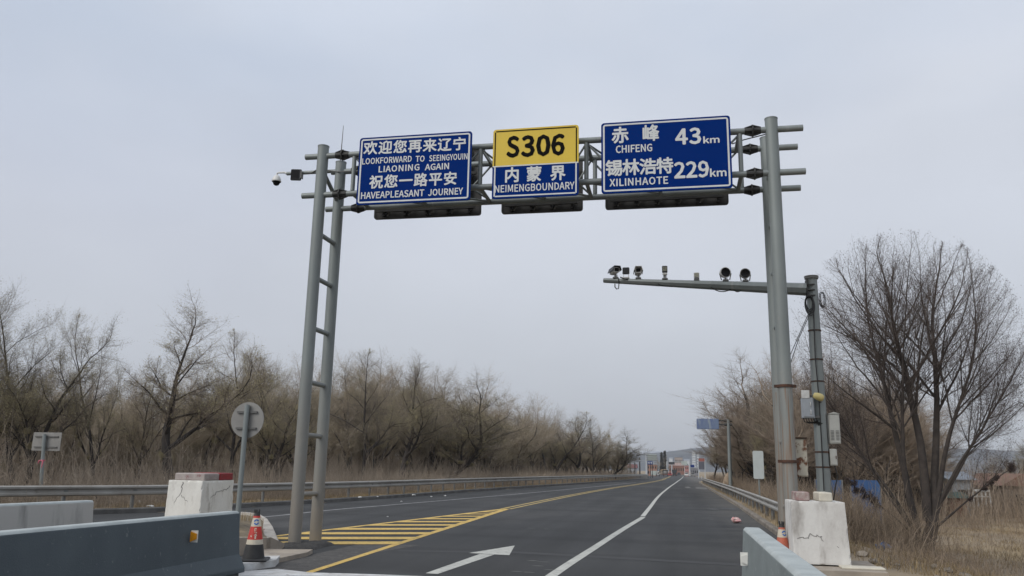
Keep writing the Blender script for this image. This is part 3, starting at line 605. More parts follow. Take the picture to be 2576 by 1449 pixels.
b.box(((x0+x1)/2, SY-.003, z0+.05), (x1-x0-.12, .004, .028)); b.box((x0+.05, SY-.003, (zm+z0)/2+.012), (.028, .004, zm-z0-.075)); b.box((x1-.05, SY-.003, (zm+z0)/2+.012), (.028, .004, zm-z0-.075)); b.build('border', M_white, t)
b = MB()
for ch, a, c in (('S', 175, 257), ('3', 280, 366), ('0', 388, 478), ('6', 495, 580)):
    lb = 396-(a-175)*.046; word(b, zz2, ch, a, lb, c, lb-4, 143, .03)
b.build('lettering', M_black, t)
b = MB()
for ch, a, lb in (('内', 156, 577), ('蒙', 314, 570), ('界', 484, 562)): word(b, zz2, ch, a, lb, a+106, lb-4, 104, .028, square=True)
word(b, zz2, 'NEIMENGBOUNDARY', 88, 650, 655, 624, 51, .016); b.build('lettering', M_white, t)
# sign three
x0, x1, z0, z1 = -1.30, 1.14, 6.71, 8.16
t = sign('road_sign', 'blue distance sign reading CHIFENG 43 km, at the right end of the gantry', x0, x1, z0, z1)
s_panel(t, rrect(x0, x1, z0, z1, .06, SY), M_blue); brackets(t, x0, x1)
b = MB(); frame(b, x0+.035, x1-.035, z0+.035, z1-.035, .05, .032, SY-.004); b.build('border', M_white, t)
b = MB()
for ch, a, lb in (('赤', 923, 298), ('峰', 1141, 282)): word(b, zz2, ch, a, lb, a+118, lb-6, 112, .028, square=True)
for ch, a, lb in (('锡', 880, 533), ('林', 1000, 527), ('浩', 1121, 521), ('特', 1242, 515)): word(b, zz2, ch, a, lb, a+118, lb-6, 112, .028, square=True)
word(b, zz2, '43', 1380, 307, 1556, 299, 110, .026, spacing=1.1); word(b, zz2, 'km', 1577, 298, 1689, 292, 48, .022)
word(b, zz2, '229', 1372, 548, 1613, 536, 112, .024); word(b, zz2, 'km', 1625, 536, 1739, 530, 56, .022)
word(b, zz2, 'CHIFENG', 952, 368, 1209, 354, 52, .02); word(b, zz2, 'XILINHAOTE', 908, 606, 1323, 586, 52, .02, spacing=1.06)
b.build('lettering', M_white, t)
# the three signs for the other direction, seen from the back
RYS = 16.42
for (x0, x1, lab) in ((-6.53, -4.07, 'dark ribbed back of a road sign hanging behind the LOOKFORWARD sign'),
                      (-3.61, -1.84, 'dark ribbed back of a road sign hanging behind the yellow S306 sign'),
                      (-1.36, 1.17, 'dark ribbed back of a road sign hanging behind the CHIFENG 43 km sign')):
    z0, z1 = 6.91, 8.5 if x0 < -6 else 8.1
    if x0 > -6: z1 = 8.12
    else: z1 = 8.45
    t = thing('road_sign', lab, 'road sign', ((x0+x1)/2, RYS, z0), 'road signs on the gantry facing away')
    s_panel(t, rrect(x0, x1, z0, z1, .06, RYS), M_back)
    b = MB(); frame(b, x0+.0, x1-.0, z0+.0, z1-.0, .06, .03, RYS-.03)
    b.box(((x0+x1)/2, RYS-.016, z0+.015), (x1-x0-.12, .03, .03)); b.build('edge_frame', M_backrib, t)
    n = max(3, int((x1-x0)/.42))
    for k in range(n):
        x = x0+(x1-x0)*(k+.5)/n
        b = MB(); b.box((x, RYS-.05, (z0+z1)/2), (.05, .09, z1-z0-.1)); b.build('rib', M_backrib, t)
    for z in (7.07, 7.85):
        b = MB(); b.box(((x0+x1)/2, RYS-.12, z), (x1-x0-.2, .05, .06)); b.build('rail', M_backrib, t)
    b = MB()
    for k in range(n-1):
        x = x0+(x1-x0)*(k+1)/n
        b.tube((x-.16, RYS-.06, z0+.05), (x+.12, RYS-.06, z0+.6), .018, n=6)
    b.build('diagonal', M_gdark, t)

# ------------------------------------------------------------------ things on the left end of the gantry
px = lambda x, y, Y: at(x, y, Y)
CAMP = BY+.02
pa, pb = px(757, 434, CAMP), px(905, 428, CAMP)
z_ = (pa.z+pb.z)/2
t = thing('dome_camera', 'white dome camera hanging from a pipe at the left end of the gantry', 'security camera', (pa.x, CAMP, z_))
e0 = px(722, 440, CAMP)
b = MB(); b.tube((e0.x, CAMP, z_), (LX+.1, CAMP, z_), .042, n=14); b.build('pipe', M_gal, t)
c = px(697, 452, CAMP); dz = .0
b = MB(); b.path([(e0.x, CAMP, z_), (e0.x-.06, CAMP-.01, z_+.03), (c.x+.03, CAMP-.02, c.z+.16), (c.x, CAMP-.02, c.z+.14), (c.x, CAMP-.02, c.z+.08)], [.028, .025, .02, .018, .02], 10); b.build('bracket', M_camw, t)
b = MB(); b.lathe([(0.0, .1), (.03, .1), (.06, .075), (.092, .02), (.105, -.03), (.107, -.055), (.1, -.06)], 24, Matrix.Translation((c.x, CAMP-.02, c.z))); b.build('housing', M_camw, t)
b = MB(); b.lathe([(.1, -.06), (.085, -.065), (.075, -.09), (.06, -.125), (.03, -.145), (0, -.15)], 20, Matrix.Translation((c.x, CAMP-.02, c.z))); b.build('dome', M_lens, t)
c = px(745, 440, CAMP-.1)
t = thing('flood_light', 'square black flood light clamped beside the white dome camera', 'flood light', c)
b = MB(); b.bbox(c, (.235, .06, .26), .012, Matrix.Rotation(math.radians(12), 3, 'Z')); b.build('housing', M_dark, t)
b = MB(); b.box(c+Vector((-.008, -.033, 0)), (.19, .004, .21), Matrix.Rotation(math.radians(12), 3, 'Z')); b.build('glass', M_lens, t)
b = MB(); b.box(c+Vector((.12, .04, .0)), (.02, .1, .16)); b.build('bracket', M_gdark, t)

# ------------------------------------------------------------------ camera pole with arm
PX, PY = 2.95, 18.0
pole = thing('camera_pole', 'octagonal grey pole with a long side arm behind the right gantry post', 'pole', (PX, PY, 0))
b = MB(); b.tube((PX, PY, -.4), (PX, PY, 5.66), .152, .118, 8, smooth=False); b.build('shaft', M_gal, pole)
b = MB(); b.tube((PX, PY, 5.66), (PX, PY, 5.70), .145, n=16); b.tube((PX, PY, 5.70), (PX, PY, 5.72), .15, n=16); b.build('cap', M_gdark, pole)
ra, rb = px(2030, 728, PY), px(1519, 705.5, 19.0)
b = MB(); b.tube(ra, rb, .142, .058, 8, smooth=False); arm = b.build('arm', M_gal, pole)
b = MB(); 
for k in range(3): b.box((ra.x+.06, PY-.06, ra.z-.16+k*.12), (.16, .2, .02))
b.box((ra.x, PY, ra.z), (.03, .26, .42)); b.build('flange', M_flange, pole)
for y in (832, 905, 960, 1137, 1175):
    p = px(2060, y, PY); b = MB(); b.tube((PX, PY, p.z-.015), (PX, PY, p.z+.015), .152 if y > 1000 else .14, n=8, smooth=False); b.build('strap', M_strap, pole)
b = MB()
cc = px(2036, 762, PY-.16)
for k in range(4):
    r_ = .12+.02*k
    b.path([(cc.x+(r_*.55)*math.cos(a), PY-.14-.02*k+.05*math.sin(a), cc.z-.02*k+r_*1.25*math.sin(a)) for a in np.linspace(0, 2*math.pi, 18)], .011, 6)
cc2 = px(2066, 755, PY)
for k in range(2): b.path([(cc2.x+.05*math.cos(a)+.03*k, PY-.05+.03*k, cc2.z+.17*math.sin(a)) for a in np.linspace(0, 2*math.pi, 16)], .009, 6)
b.build('cable_coil', M_cable, pole)
def hang(x0_, y0_, x1_, y1_, sag, Y0, Y1, n=10):
    return [px(x0_+(x1_-x0_)*t_, y0_+(y1_-y0_)*t_+sag*4*t_*(1-t_), Y0+(Y1-Y0)*t_) for t_ in np.linspace(0, 1, n)]
b = MB(); b.path(hang(1788, 722, 1843, 725, 10, 18.3, 18.3), .011, 6); b.build('cable', M_cable, pole)
b = MB(); b.path(hang(1843, 726, 1868, 726, 8, 18.3, 18.25), .01, 6); b.build('cable', M_cable, pole)
b = MB(); b.path([px(1547, 714, 18.85), px(1547, 722, 18.85), px(1551, 727, 18.85), px(1556, 726, 18.85), px(1557, 716, 18.85), px(1556, 700, 18.85)], .013, 6); b.build('cable', M_cable, pole)
b = MB(); b.path(hang(1655, 714, 1690, 720, 3, 18.6, 18.6), .01, 6); b.build('cable', M_cable, pole)
b = MB(); b.path(hang(1560, 697, 1580, 703, 1, 18.8, 18.8), .014, 6); b.build('cable', M_cable, pole)
b = MB(); b.path([px(2046, 775, PY-.16), px(2051, 900, PY-.165), px(2060, 1000, PY-.17), px(2066, 1100, PY-.17), px(2073, 1235, PY-.18)], .012, 6); b.build('cable', M_cable, pole)
b = MB(); b.path([px(2044, 775, PY-.13), px(2010, 850, PY-.1), px(1985, 925, PY+.2)], .008, 6); b.build('cable', M_cable, pole)
b = MB(); b.path([px(2040, 775, PY-.13), px(2012, 838, PY-.1), px(1985, 900, PY+.4)], .008, 6); b.build('cable', M_cable, pole)
def arm_pt(x):      # top of the arm under picture column x
    s = (2030-x)/(2030-1519.0); s = s*PY/(19.0-(19.0-PY)*s) if False else s
    lo, hi = 0.0, 1.0
    for _ in range(30):
        mid = (lo+hi)/2; q = ra.lerp(rb, mid); d = q-Vector((0, 0, CAMH)); xx = W0/2+FOC*d.dot(CR)/d.dot(CF)
        if xx > x: lo = mid
        else: hi = mid
    q = ra.lerp(rb, lo); return q+Vector((0, 0, .142+(.058-.142)*lo))
def mount(t, p, h):
    b = MB(); b.box(p+Vector((0, 0, .01)), (.13, .12, .03)); b.tube(p, p+Vector((0, 0, h)), .022, n=8); b.box(p+Vector((-.035, 0, h*.6)), (.012, .04, h*.6)); b.box(p+Vector((.035, 0, h*.6)), (.012, .04, h*.6)); b.build('mount', M_gdark, t)
def box_camera(x, label, hood, yaw):
    p = arm_pt(x); t = thing('box_camera', label, 'traffic camera', p, 'box cameras on the pole arm'); mount(t, p, .1)
    R_ = Matrix.Rotation(math.radians(yaw), 3, 'Z'); c = p+Vector((0, 0, .2))
    b = MB(); b.bbox(c+R_ @ Vector((0, .1, 0)), (.15, .34, .13), .02, R_); b.build('housing', M_camw, t)
    b = MB(); pts = [(-.11, -.02), (-.075, .085), (.075, .085), (.11, -.02), (.095, -.02), (.065, .073), (-.065, .073), (-.095, -.02)]
    b.prism([c+R_ @ Vector((q[0], -.14, q[1])) for q in pts], R_ @ Vector((0, .44, 0))); o = b.build('sun_hood', M_dark if hood else M_camw, t); bm_fix(o)
    b = MB(); b.box(c+R_ @ Vector((0, -.075, -.005)), (.115, .01, .1), R_); b.build('lens', M_lens, t)
    b = MB(); frame(b, -.07, .07, -.062, .06, .02, .015, 0); b.v = [tuple(c+R_ @ (Vector(v)+Vector((0, -.082, -.003)))) for v in b.v]; b.build('lens_frame', M_camw, t)
box_camera(1549, 'white box camera with black hood, first device from the free end of the arm', True, 22)
box_camera(1606, 'white box camera with pale hood, between the dark square panel and the LED lamp', False, 5)
p = arm_pt(1575); t = thing('flood_light', 'dark blue square flood light on the arm between the two box cameras', 'flood light', p)
b = MB(); c = p+Vector((0, 0, .19)); b.bbox(c, (.165, .05, .17), .015); b.build('housing', M_dark, t)
b = MB(); b.box(p+Vector((0, 0, .012)), (.16, .12, .03)); b.box(p+Vector((-.06, 0, .06)), (.012, .03, .1)); b.box(p+Vector((.06, 0, .06)), (.012, .03, .1)); b.build('mount', M_camw, t)
p = arm_pt(1673); t = thing('led_lamp', 'tall black LED lamp with a grid of bulbs near the middle of the arm', 'lamp', p); mount(t, p, .12)
c = p+Vector((0, 0, .245)); b = MB(); b.bbox(c, (.125, .06, .165), .012); b.build('housing', M_dark, t)
b = MB()
for i in range(4):
    for j in range(4): b.box(c+Vector((-.036+.024*i, -.033, -.036+.027*j)), (.018, .008, .02))
b.build('bulbs', M_led, t)
b = MB(); b.bbox(p+Vector((0, -.01, .13)), (.11, .07, .05), .01); b.build('base', M_camw, t)
p = arm_pt(1753); t = thing('led_lamp', 'small white square lamp standing alone on the arm left of the round lamps', 'lamp', p)
c = p+Vector((0, 0, .12)); b = MB(); b.bbox(c, (.125, .06, .125), .012); b.build('housing', M_camw, t)
b = MB(); b.box(c+Vector((0, -.032, 0)), (.09, .004, .09)); b.build('glass', M_led, t)
b = MB(); b.box(p+Vector((0, 0, .02)), (.12, .08, .05)); b.build('mount', M_gdark, t)
for x, lab, s in ((1826, 'larger round white-rimmed black spotlight on the arm, left of its twin', 1.0), (1876, 'smaller round black spotlight on the arm, nearest the gantry post', .93)):
    p = arm_pt(x); t = thing('spotlight', lab, 'spotlight', p, 'round spotlights on the pole arm'); mount(t, p, .07)
    c = p+Vector((0, 0, .2*s)); Mx = Matrix.Translation(c) @ Matrix.Rotation(math.radians(18 if s == 1 else 4), 4, 'Z') @ Matrix.Rotation(math.radians(90), 4, 'X')
    b = MB(); b.lathe([(0, -.16), (.08*s, -.16), (.105*s, -.1), (.122*s, -.02), (.125*s, .02), (.108*s, .022)], 28, Mx); b.build('housing', M_camw if s == 1 else M_gback, t)
    b = MB(); b.lathe([(.108*s, .022), (.1*s, .012), (.0, .006)], 28, Mx); b.build('lens', M_lens, t)
    b = MB(); b.tube(c+Vector((-.125*s, .02, -.02)), c+Vector((-.09, .02, -.17)), .012, n=6); b.tube(c+Vector((.125*s, .02, -.02)), c+Vector((.09, .02, -.17)), .012, n=6); b.build('yoke', M_gdark, t)

def pbox(name, label, cat, x0_, y0_, x1_, y1_, Y, depth, M, rotz=0, grp=None):
    a, d = px(x0_, y0_, Y), px(x1_, y1_, Y); c = (a+d)/2; wd, h = abs(d.x-a.x), abs(a.z-d.z)
    t = thing(name, label, cat, c, grp); R_ = Matrix.Rotation(math.radians(rotz), 3, 'Z')
    b = MB(); b.bbox(c+Vector((0, depth/2, 0)), (wd, depth, h), .012, R_); b.build('box_body', M, t)
    return t, c, wd, h, R_
t, c, wd, h, R_ = pbox('control_box', 'grey metal control box with handles strapped to the camera pole beside the yellow lamp', 'electrical box', 2017, 1000, 2050, 1052, 17.75, .2, M_boxg)
b = MB(); b.bbox(c+Vector((0, -.008, 0)), (wd*.86, .02, h*.88), .006); b.build('door', M_boxg, t)
for dz in (-.09, .07):
    b = MB(); b.path([c+Vector((wd*.18, -.02, dz-.045)), c+Vector((wd*.18, -.05, dz-.03)), c+Vector((wd*.18, -.05, dz+.03)), c+Vector((wd*.18, -.02, dz+.045))], .008, 6); b.build('handle', M_camw, t)
b = MB(); b.box(c+Vector((.05, .1, h/2+.03)), (.2, .1, .05)); b.box(c+Vector((wd*.5+.06, .1, -h*.42)), (.15, .05, .05)); b.build('bracket', M_gdark, t)
for k in range(6):
    b = MB(); b.path([c+Vector((-.1+.05*k, .06, -h/2)), c+Vector((-.08+.05*k, .07, -h/2-.07)), c+Vector((.02+.05*k, .1, -h/2-.1)), c+Vector((.2, .14, -h/2-.04-.02*k))], .01, 6); b.build('cable', M_cable, t)
p = px(2026, 992, 17.75); t = thing('panel_antenna', 'small flat white panel standing on the grey control box', 'antenna', p)
b = MB(); b.bbox(p, (.16, .03, .17), .008); b.build('panel', M_camw, t); b = MB(); b.tube(p+Vector((0, .03, -.12)), p+Vector((0, .03, .0)), .012, n=8); b.build('stem', M_gdark, t)
p = px(2059, 998, 17.72); t = thing('warning_lamp', 'small yellow lamp head on the camera pole above the grey box', 'lamp', p)
M_ylamp = mat('yellow_plastic', (0.6, 0.5, 0.2), 0.5, (0.5, 0.42, 0.18), 9)
Mx = Matrix.Translation(p) @ Matrix.Rotation(math.radians(112), 4, 'Y')
b = MB(); b.lathe([(0, -.11), (.05, -.1), (.075, -.03), (.08, .05), (.06, .1), (0, .11)], 16, Mx); b.build('shell', M_ylamp, t)
b = MB(); b.tube(p+Vector((.02, .03, -.05)), p+Vector((.06, .15, -.1)), .02, n=8); b.build('mount', M_gdark, t)
t, c, wd, h, R_ = pbox('utility_cabinet', 'tall off-white cabinet with louvred door and peaked lid on the camera pole', 'electrical box', 2084, 1041, 2116, 1117, 17.9, .2, M_boxw)
b = MB(); b.prism([c+Vector((-wd/2-.02, -.02, h/2)), c+Vector((wd/2+.02, -.02, h/2)), c+Vector((0, -.02, h/2+.04))], (0, .25, 0)); o = b.build('lid', M_boxw, t); bm_fix(o)
b = MB(); b.bbox(c+Vector((0, -.006, 0)), (wd*.86, .016, h*.92), .005); d_ = b.build('door', M_boxw, t)
b = MB()
for i in range(2):
    for k in range(7): b.box(c+Vector((-.055+.1*i, -.018, -h*.36+.03*k)), (.065, .012, .011))
b.build('louvres', M_gdark, d_)
t, c, wd, h, R_ = pbox('junction_box', 'small dirty white junction box below the louvred cabinet', 'electrical box', 2087, 1129, 2108, 1172, 17.9, .14, M_boxw)
b = MB(); b.bbox(c+Vector((0, -.006, 0)), (wd*.84, .014, h*.88), .005); b.build('door', M_boxw, t)
b = MB(); b.box(c+Vector((wd*.3, -.02, 0)), (.015, .02, .06)); b.build('latch', M_strap, t)
b = MB(); b.path([c+Vector((.02, .07, -h/2)), c+Vector((.06, .07, -h/2-.2)), c+Vector((.0, .07, -h/2-.45)), c+Vector((-.06, .07, -h/2-.75))], .012, 6); b.build('cable', M_cable, t)
t, c, wd, h, R_ = pbox('electrical_box', 'rust-eaten cream metal box strapped behind the right gantry post', 'electrical box', 1992, 1103, 2034, 1200, 15.32, .26, M_rust)
b = MB(); b.bbox(c+Vector((0, -.006, 0)), (wd*.9, .014, h*.94), .005); b.build('door', M_rust, t)
b = MB(); b.box(c+Vector((0, .12, h/2+.012)), (wd+.03, .3, .02)); b.build('lid', M_strap, t)

# ------------------------------------------------------------------ guardrails
WB = [(0, .745), (.02, .75), (.07, .715), (.07, .665), (.012, .61), (.012, .575), (.07, .525), (.07, .475), (.015, .435), (0, .44),
      (.045, .48), (.045, .52), (-.01, .57), (-.01, .615), (.045, .67), (.045, .71)]
def guardrail(label, pts, side, step, dz, hscale):
    q = smooth_path(pts, 1.0); q = [Vector((p.x, p.y, base(p.y)+dz)) for p in q]; p0 = q[len(q)//3]
    t = thing('guardrail', label, 'guardrail', (p0.x, p0.y, p0.z), 'guardrails along the road edges')
    b = MB(); b.sweep(q, [(side*o, z*hscale) for o, z in WB]); o = b.build('rail', M_rail, t); bm_fix(o)
    d = 0; nxt = .6
    for i in range(len(q)-1):
        seg = (q[i+1]-q[i]).length
        while d+seg > nxt:
            p = q[i].lerp(q[i+1], (nxt-d)/seg); dr = (q[i+1]-q[i]).normalized(); nr = Vector((-dr.y, dr.x, 0))*side
            c = p-nr*.12; b = MB(); zt = .70*hscale
            b.tube((c.x, c.y, p.z-.5), (c.x, c.y, p.z+zt), .057, n=10)
            b.build('post', M_post, t)
            m_ = c+nr*.09; b = MB(); b.box((m_.x, m_.y, p.z+.59*hscale), (.12, .1, .2), Matrix.Rotation(math.atan2(dr.y, dr.x), 3, 'Z')); b.build('spacer', M_post, t) if p.y < 60 else None
            nxt += step
        d += seg
    return t
guardrail('long left guardrail curving from the white pillar towards the far trucks', [(x-.55, y, 0) for x, y in [(-23.2, 12.6)]+KL[2:]]+[(-5.0, 146, 0)], -1, 2.0, .08, .95)
guardrail('right guardrail running from the gantry post past the upright stone', [(2.75, 17.5, 0), (2.8, 22, 0), (2.98, 41, 0), (2.95, 75, 0), (2.9, 100, 0), (3.25, 116, 0)], 1, 2.0, .04, .9)

# ------------------------------------------------------------------ concrete barriers
def jersey(x, y0_, y1_, side, M, t, h=.85, slope=0.0, top=.1, name='body'):
    """barrier along Y; side=+1: the toe on +x; both sides are shaped the same"""
    prof = [(-.26, 0), (-.26, .07), (-.155, .25), (-top, h-.03), (-top+.03, h), (top-.03, h), (top, h-.03), (.155, .25), (.26, .07), (.26, 0)]
    n = 6; b = MB()
    pts = [Vector((x+slope*(y0_+(y1_-y0_)*k/n-y1_), y0_+(y1_-y0_)*k/n, 0)) for k in range(n+1)]
    b.sweep(pts, [(-o, z) for o, z in prof]); o = b.build(name, M, t); bm_fix(o)
    bv = o.modifiers.new('bevel', 'BEVEL'); bv.width = .012; bv.segments = 2; bv.limit_method = 'ANGLE'
    o.data.materials.append(M_bartop)                       # upward top faces take a paler colour than the sides
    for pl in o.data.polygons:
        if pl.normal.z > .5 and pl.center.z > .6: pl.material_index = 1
    return o
def reflector(t, c, nrm_y, M, side):
    pts = [(0, -.065), (0, .065), (.085, .04), (.085, -.03)]
    b = MB(); b.prism([Vector((c[0]+side*q[0], c[1]-nrm_y*.5, c[2]+q[1])) for q in pts], (0, .04, 0)); o = b.build('reflector', M, t); bm_fix(o)
    b = MB(); b.box((c[0]+side*.045, c[1]+.025, c[2]+.005), (.1, .008, .15)); b.build('reflector_plate', M_wref, t)
t = thing('concrete_barrier', 'dark blue-grey painted concrete barrier in the left foreground with an amber reflector', 'barrier', (-6.42, 11.3, 0), 'concrete barriers in the foreground')
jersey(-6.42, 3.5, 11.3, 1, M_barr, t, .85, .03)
c = px(519, 1352, 10.05); reflector(t, (-6.30, c.y, c.z), 0, M_amber, 1)
t = thing('concrete_barrier', 'pale blue-grey painted concrete barrier in the right foreground with a white reflector', 'barrier', (.92, 11.2, 0), 'concrete barriers in the foreground')
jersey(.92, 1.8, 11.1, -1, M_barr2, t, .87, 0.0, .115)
reflector(t, (.80, 10.3, px(1874, 1408, 10.3).z), 0, M_wref, -1)
t = thing('concrete_barrier', 'grey unpainted concrete barrier streaked with dark stains, behind the dark blue-grey barrier', 'barrier', (-9.95, 12.6, 0), 'concrete barriers in the foreground')
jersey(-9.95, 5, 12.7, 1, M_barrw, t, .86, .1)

# ------------------------------------------------------------------ island, slab, piers
KZ = .32
isl = [Vector((-9.6, 12.0, 0)), Vector((-8.0, 12.6, 0)), G(612, 1395, 0), G(665, 1391, 0), G(712, 1386, 0)]
arc = [G(712, 1386, .0), G(706, 1368, .06), G(696, 1345, .16), G(686, 1322, .26), G(672, 1304, .31), G(655, 1294, KZ), G(630, 1289, KZ), G(600, 1287, KZ), G(560, 1287, KZ)]
# kerb wall that climbs round the nose of the island: a tapering ramp, painted
isl_t = tag(thing('traffic_island', 'raised dirt island edged by a curved white and red painted kerb beside the cone', 'traffic island', (-7.9, 14.5, 0)))
b = MB(); n = len(arc); vs = []
cen = Vector((-8.6, 15.5, 0))
for p in arc:
    d = (cen-p); d.z = 0; d.normalize(); vs += [(p.x, p.y, -.05), (p.x, p.y, p.z-.02), tuple(Vector((p.x, p.y, p.z))+d*.03), tuple(Vector((p.x, p.y, p.z))+d*.28), tuple(Vector((p.x, p.y, -.05))+d*.28)]
b.add(vs, [(j*5+i, (j+1)*5+i, (j+1)*5+(i+1) % 5, j*5+(i+1) % 5) for j in range(n-1) for i in range(5)]+[(0, 1, 2, 3, 4)])
o = b.build('kerb_wall', mat('painted_kerb', (0.5, 0.47, 0.42), 0.85, (0.3, 0.27, 0.24), 3, third=((0.2, 0.05, 0.06), 2.2, 0.62, 0.68)), isl_t); bm_fix(o)
top_in = []
for p in arc[::-1]:
    d = (cen-p); d.z = 0; d.normalize(); top_in.append(Vector((p.x, p.y, max(p.z-.06, .05)))+d*.26)
def up(p, z): return Vector((p.x, p.y, z))
front = [up(G(704, 1386), .1), up(G(668, 1392), .24), up(G(630, 1396), .27), up(G(596, 1399), .28), Vector((-8.9, 13.2, .3)), Vector((-10.5, 14.5, .3)), Vector((-11.5, 18.5, .3))]
b = MB(); ring = top_in+front; c_ = sum(ring, Vector())/len(ring); c_.z = .36
vs = [tuple(c_)]+[tuple(c_.lerp(q, .5)+Vector((0, 0, .03*rnd.random()))) for q in ring]+[tuple(q) for q in ring]; k = len(ring)
b.add(vs, [(0, 1+i, 1+(i+1) % k) for i in range(k)]+[(1+i, 1+k+i, 1+k+(i+1) % k, 1+(i+1) % k) for i in range(k)], True); o = b.build('soil', M_dirt, isl_t); bm_fix(o)
b = MB(); fr_ = front[:5]
for a, d in zip(fr_[:-1], fr_[1:]): b.prism([Vector((a.x, a.y, -.05)), Vector((d.x, d.y, -.05)), d+Vector((0, 0, .02)), a+Vector((0, 0, .02))], (0.02, .12, 0))
o = b.build('front_wall', M_conc, isl_t); bm_fix(o)
def grass_mesh(pts, hmin, hmax, seed, blades, spread, wd):
    r_ = np.random.default_rng(seed); P = np.repeat(np.array([tuple(p) for p in pts]), blades, 0); n = len(P)
    P = P+np.c_[r_.normal(0, spread, (n, 2)), np.zeros(n)]; h = r_.uniform(hmin, hmax, n); ang = r_.uniform(0, 6.28, n); le = r_.uniform(.1, .7, n)*h
    dx, dy = np.cos(ang), np.sin(ang); wv = np.c_[-dy, dx, np.zeros(n)]*wd
    mid = P+np.c_[dx*le*.35, dy*le*.35, h*.6]; tip = P+np.c_[dx*le, dy*le, h]
    V = np.stack([P-wv, P+wv, mid+wv*.7, mid-wv*.7, tip], 1).reshape(-1, 3); F = []
    return V, n
def np_mesh(name, V, loops, starts, totals, M, parent=None, off=None):
    me = bpy.data.meshes.new(name); off = Vector((0, 0, 0)) if off is None else off
    V = np.asarray(V, np.float32)-np.array(off, np.float32)
    me.vertices.add(len(V)); me.vertices.foreach_set('co', V.ravel()); me.loops.add(len(loops)); me.loops.foreach_set('vertex_index', np.asarray(loops, np.int32))
    me.polygons.add(len(starts)); me.polygons.foreach_set('loop_start', np.asarray(starts, np.int32))
    try: me.polygons.foreach_set('loop_total', np.asarray(totals, np.int32))
    except Exception: pass
    me.materials.append(M); me.update(calc_edges=True); me.validate()
    o = bpy.data.objects.new(name, me); COL.objects.link(o)
    if parent: o.parent = parent
    else: o.location = off
    return o
def grass_obj(name, V, n, M, parent=None):
    b5 = np.arange(n)[:, None]*5; lp = np.concatenate([b5+np.array([[0, 1, 2, 3]]), b5+np.array([[3, 2, 4]])], 1).ravel()
    tot = np.tile([4, 3], n); st = np.r_[0, np.cumsum(tot)[:-1]]
    return np_mesh(name, V, lp, st, tot, M, parent, parent_loc(parent) if parent else None)
gp_ = [Vector((c_.x-.3+rnd.uniform(-.8, .5), c_.y+rnd.uniform(-1.3, .7), .33)) for _ in range(45)]
V, n = grass_mesh(gp_, .08, .26, 3, 14, .09, .004); o = grass_obj('dry_grass', V, n, M_grass); tag(o, kind='stuff')
# slab and white kerb stones by the cone
b = MB(); b.prism([G(655, 1391, .0), G(786, 1392.5, .0), G(772, 1400, 0), G(700, 1416, 0), G(640, 1420, 0)], (0, 0, .07)); o = b.build('pavement_slab', M_conc); bm_fix(o); tag(o, kind='structure')
M_wk = mat('white_kerb_paint', (0.62, 0.63, 0.63), 0.8, (0.45, 0.44, 0.42), 5, third=((0.2, 0.19, 0.18), 6, 0.62, 0.7))
b = MB(); b.prism([G(612, 1414, .0), G(660, 1415, .0), G(703, 1414, 0), G(692, 1426, 0), G(640, 1434, 0), G(606, 1436, 0)], (0, 0, .10)); o = b.build('kerb', M_wk); bm_fix(o); tag(o, kind='structure')
flat([[(600, 1449), (600, 1437), (700, 1431), (780, 1440), (895, 1443), (1070, 1449)]], M_wk, 'white_strip', 0.006)

M_pier = mat('whitewashed_pier', (0.63, 0.62, 0.59), 0.9, (0.46, 0.44, 0.415), 2.4, bump=0.25, bscale=18, lo=.45, hi=.75, third=((0.33, 0.31, 0.285), 4, 0.54, 0.72), stretch=(1, 1, .35), detail=10)
M_pier2 = mat('yellowed_pier', (0.76, 0.745, 0.69), 0.9, (0.6, 0.58, 0.53), 3, bump=0.3, bscale=14, lo=.4, hi=.8, third=((0.36, 0.33, 0.28), 5, 0.56, 0.74), stretch=(1, 1, .4), detail=10)
M_crack = mat('crack', (0.16, 0.15, 0.14), 1.0)
def cracks(t, lines, y=None, x=None, seed=1, wd=.005):
    r_ = random.Random(seed); b = MB()
    for ln in lines:
        pts = [ln[0]]
        for a, d in zip(ln[:-1], ln[1:]):
            for k in range(1, 6):
                s = k/5; pts.append((a[0]+(d[0]-a[0])*s+r_.uniform(-.02, .02), a[1]+(d[1]-a[1])*s+r_.uniform(-.02, .02)))
        for a, d in zip(pts[:-1], pts[1:]):
            A = Vector((a[0], y, a[1])) if y is not None else Vector((x, a[0], a[1])); D = Vector((d[0], y, d[1])) if y is not None else Vector((x, d[0], d[1]))
            b.tube(A, D, wd, n=4, smooth=False)
    return b.build('cracks', M_crack, t)
def pier(label, x0, x1, y0, y1, z0, z1, taper):
    t = thing('concrete_pillar', label, 'pillar', ((x0+x1)/2, (y0+y1)/2, z0), 'white pillars at the road edges')
    vs = []
    for z, e in ((z0, taper), (z1, 0)): vs += [(x0-e*.3, y0-e, z), (x1+e, y0-e, z), (x1+e, y1+e, z), (x0-e*.3, y1+e, z)]
    return t, vs
FS = [(0, 1, 5, 4), (1, 2, 6, 5), (2, 3, 7, 6), (3, 0, 4, 7), (4, 5, 6, 7)]
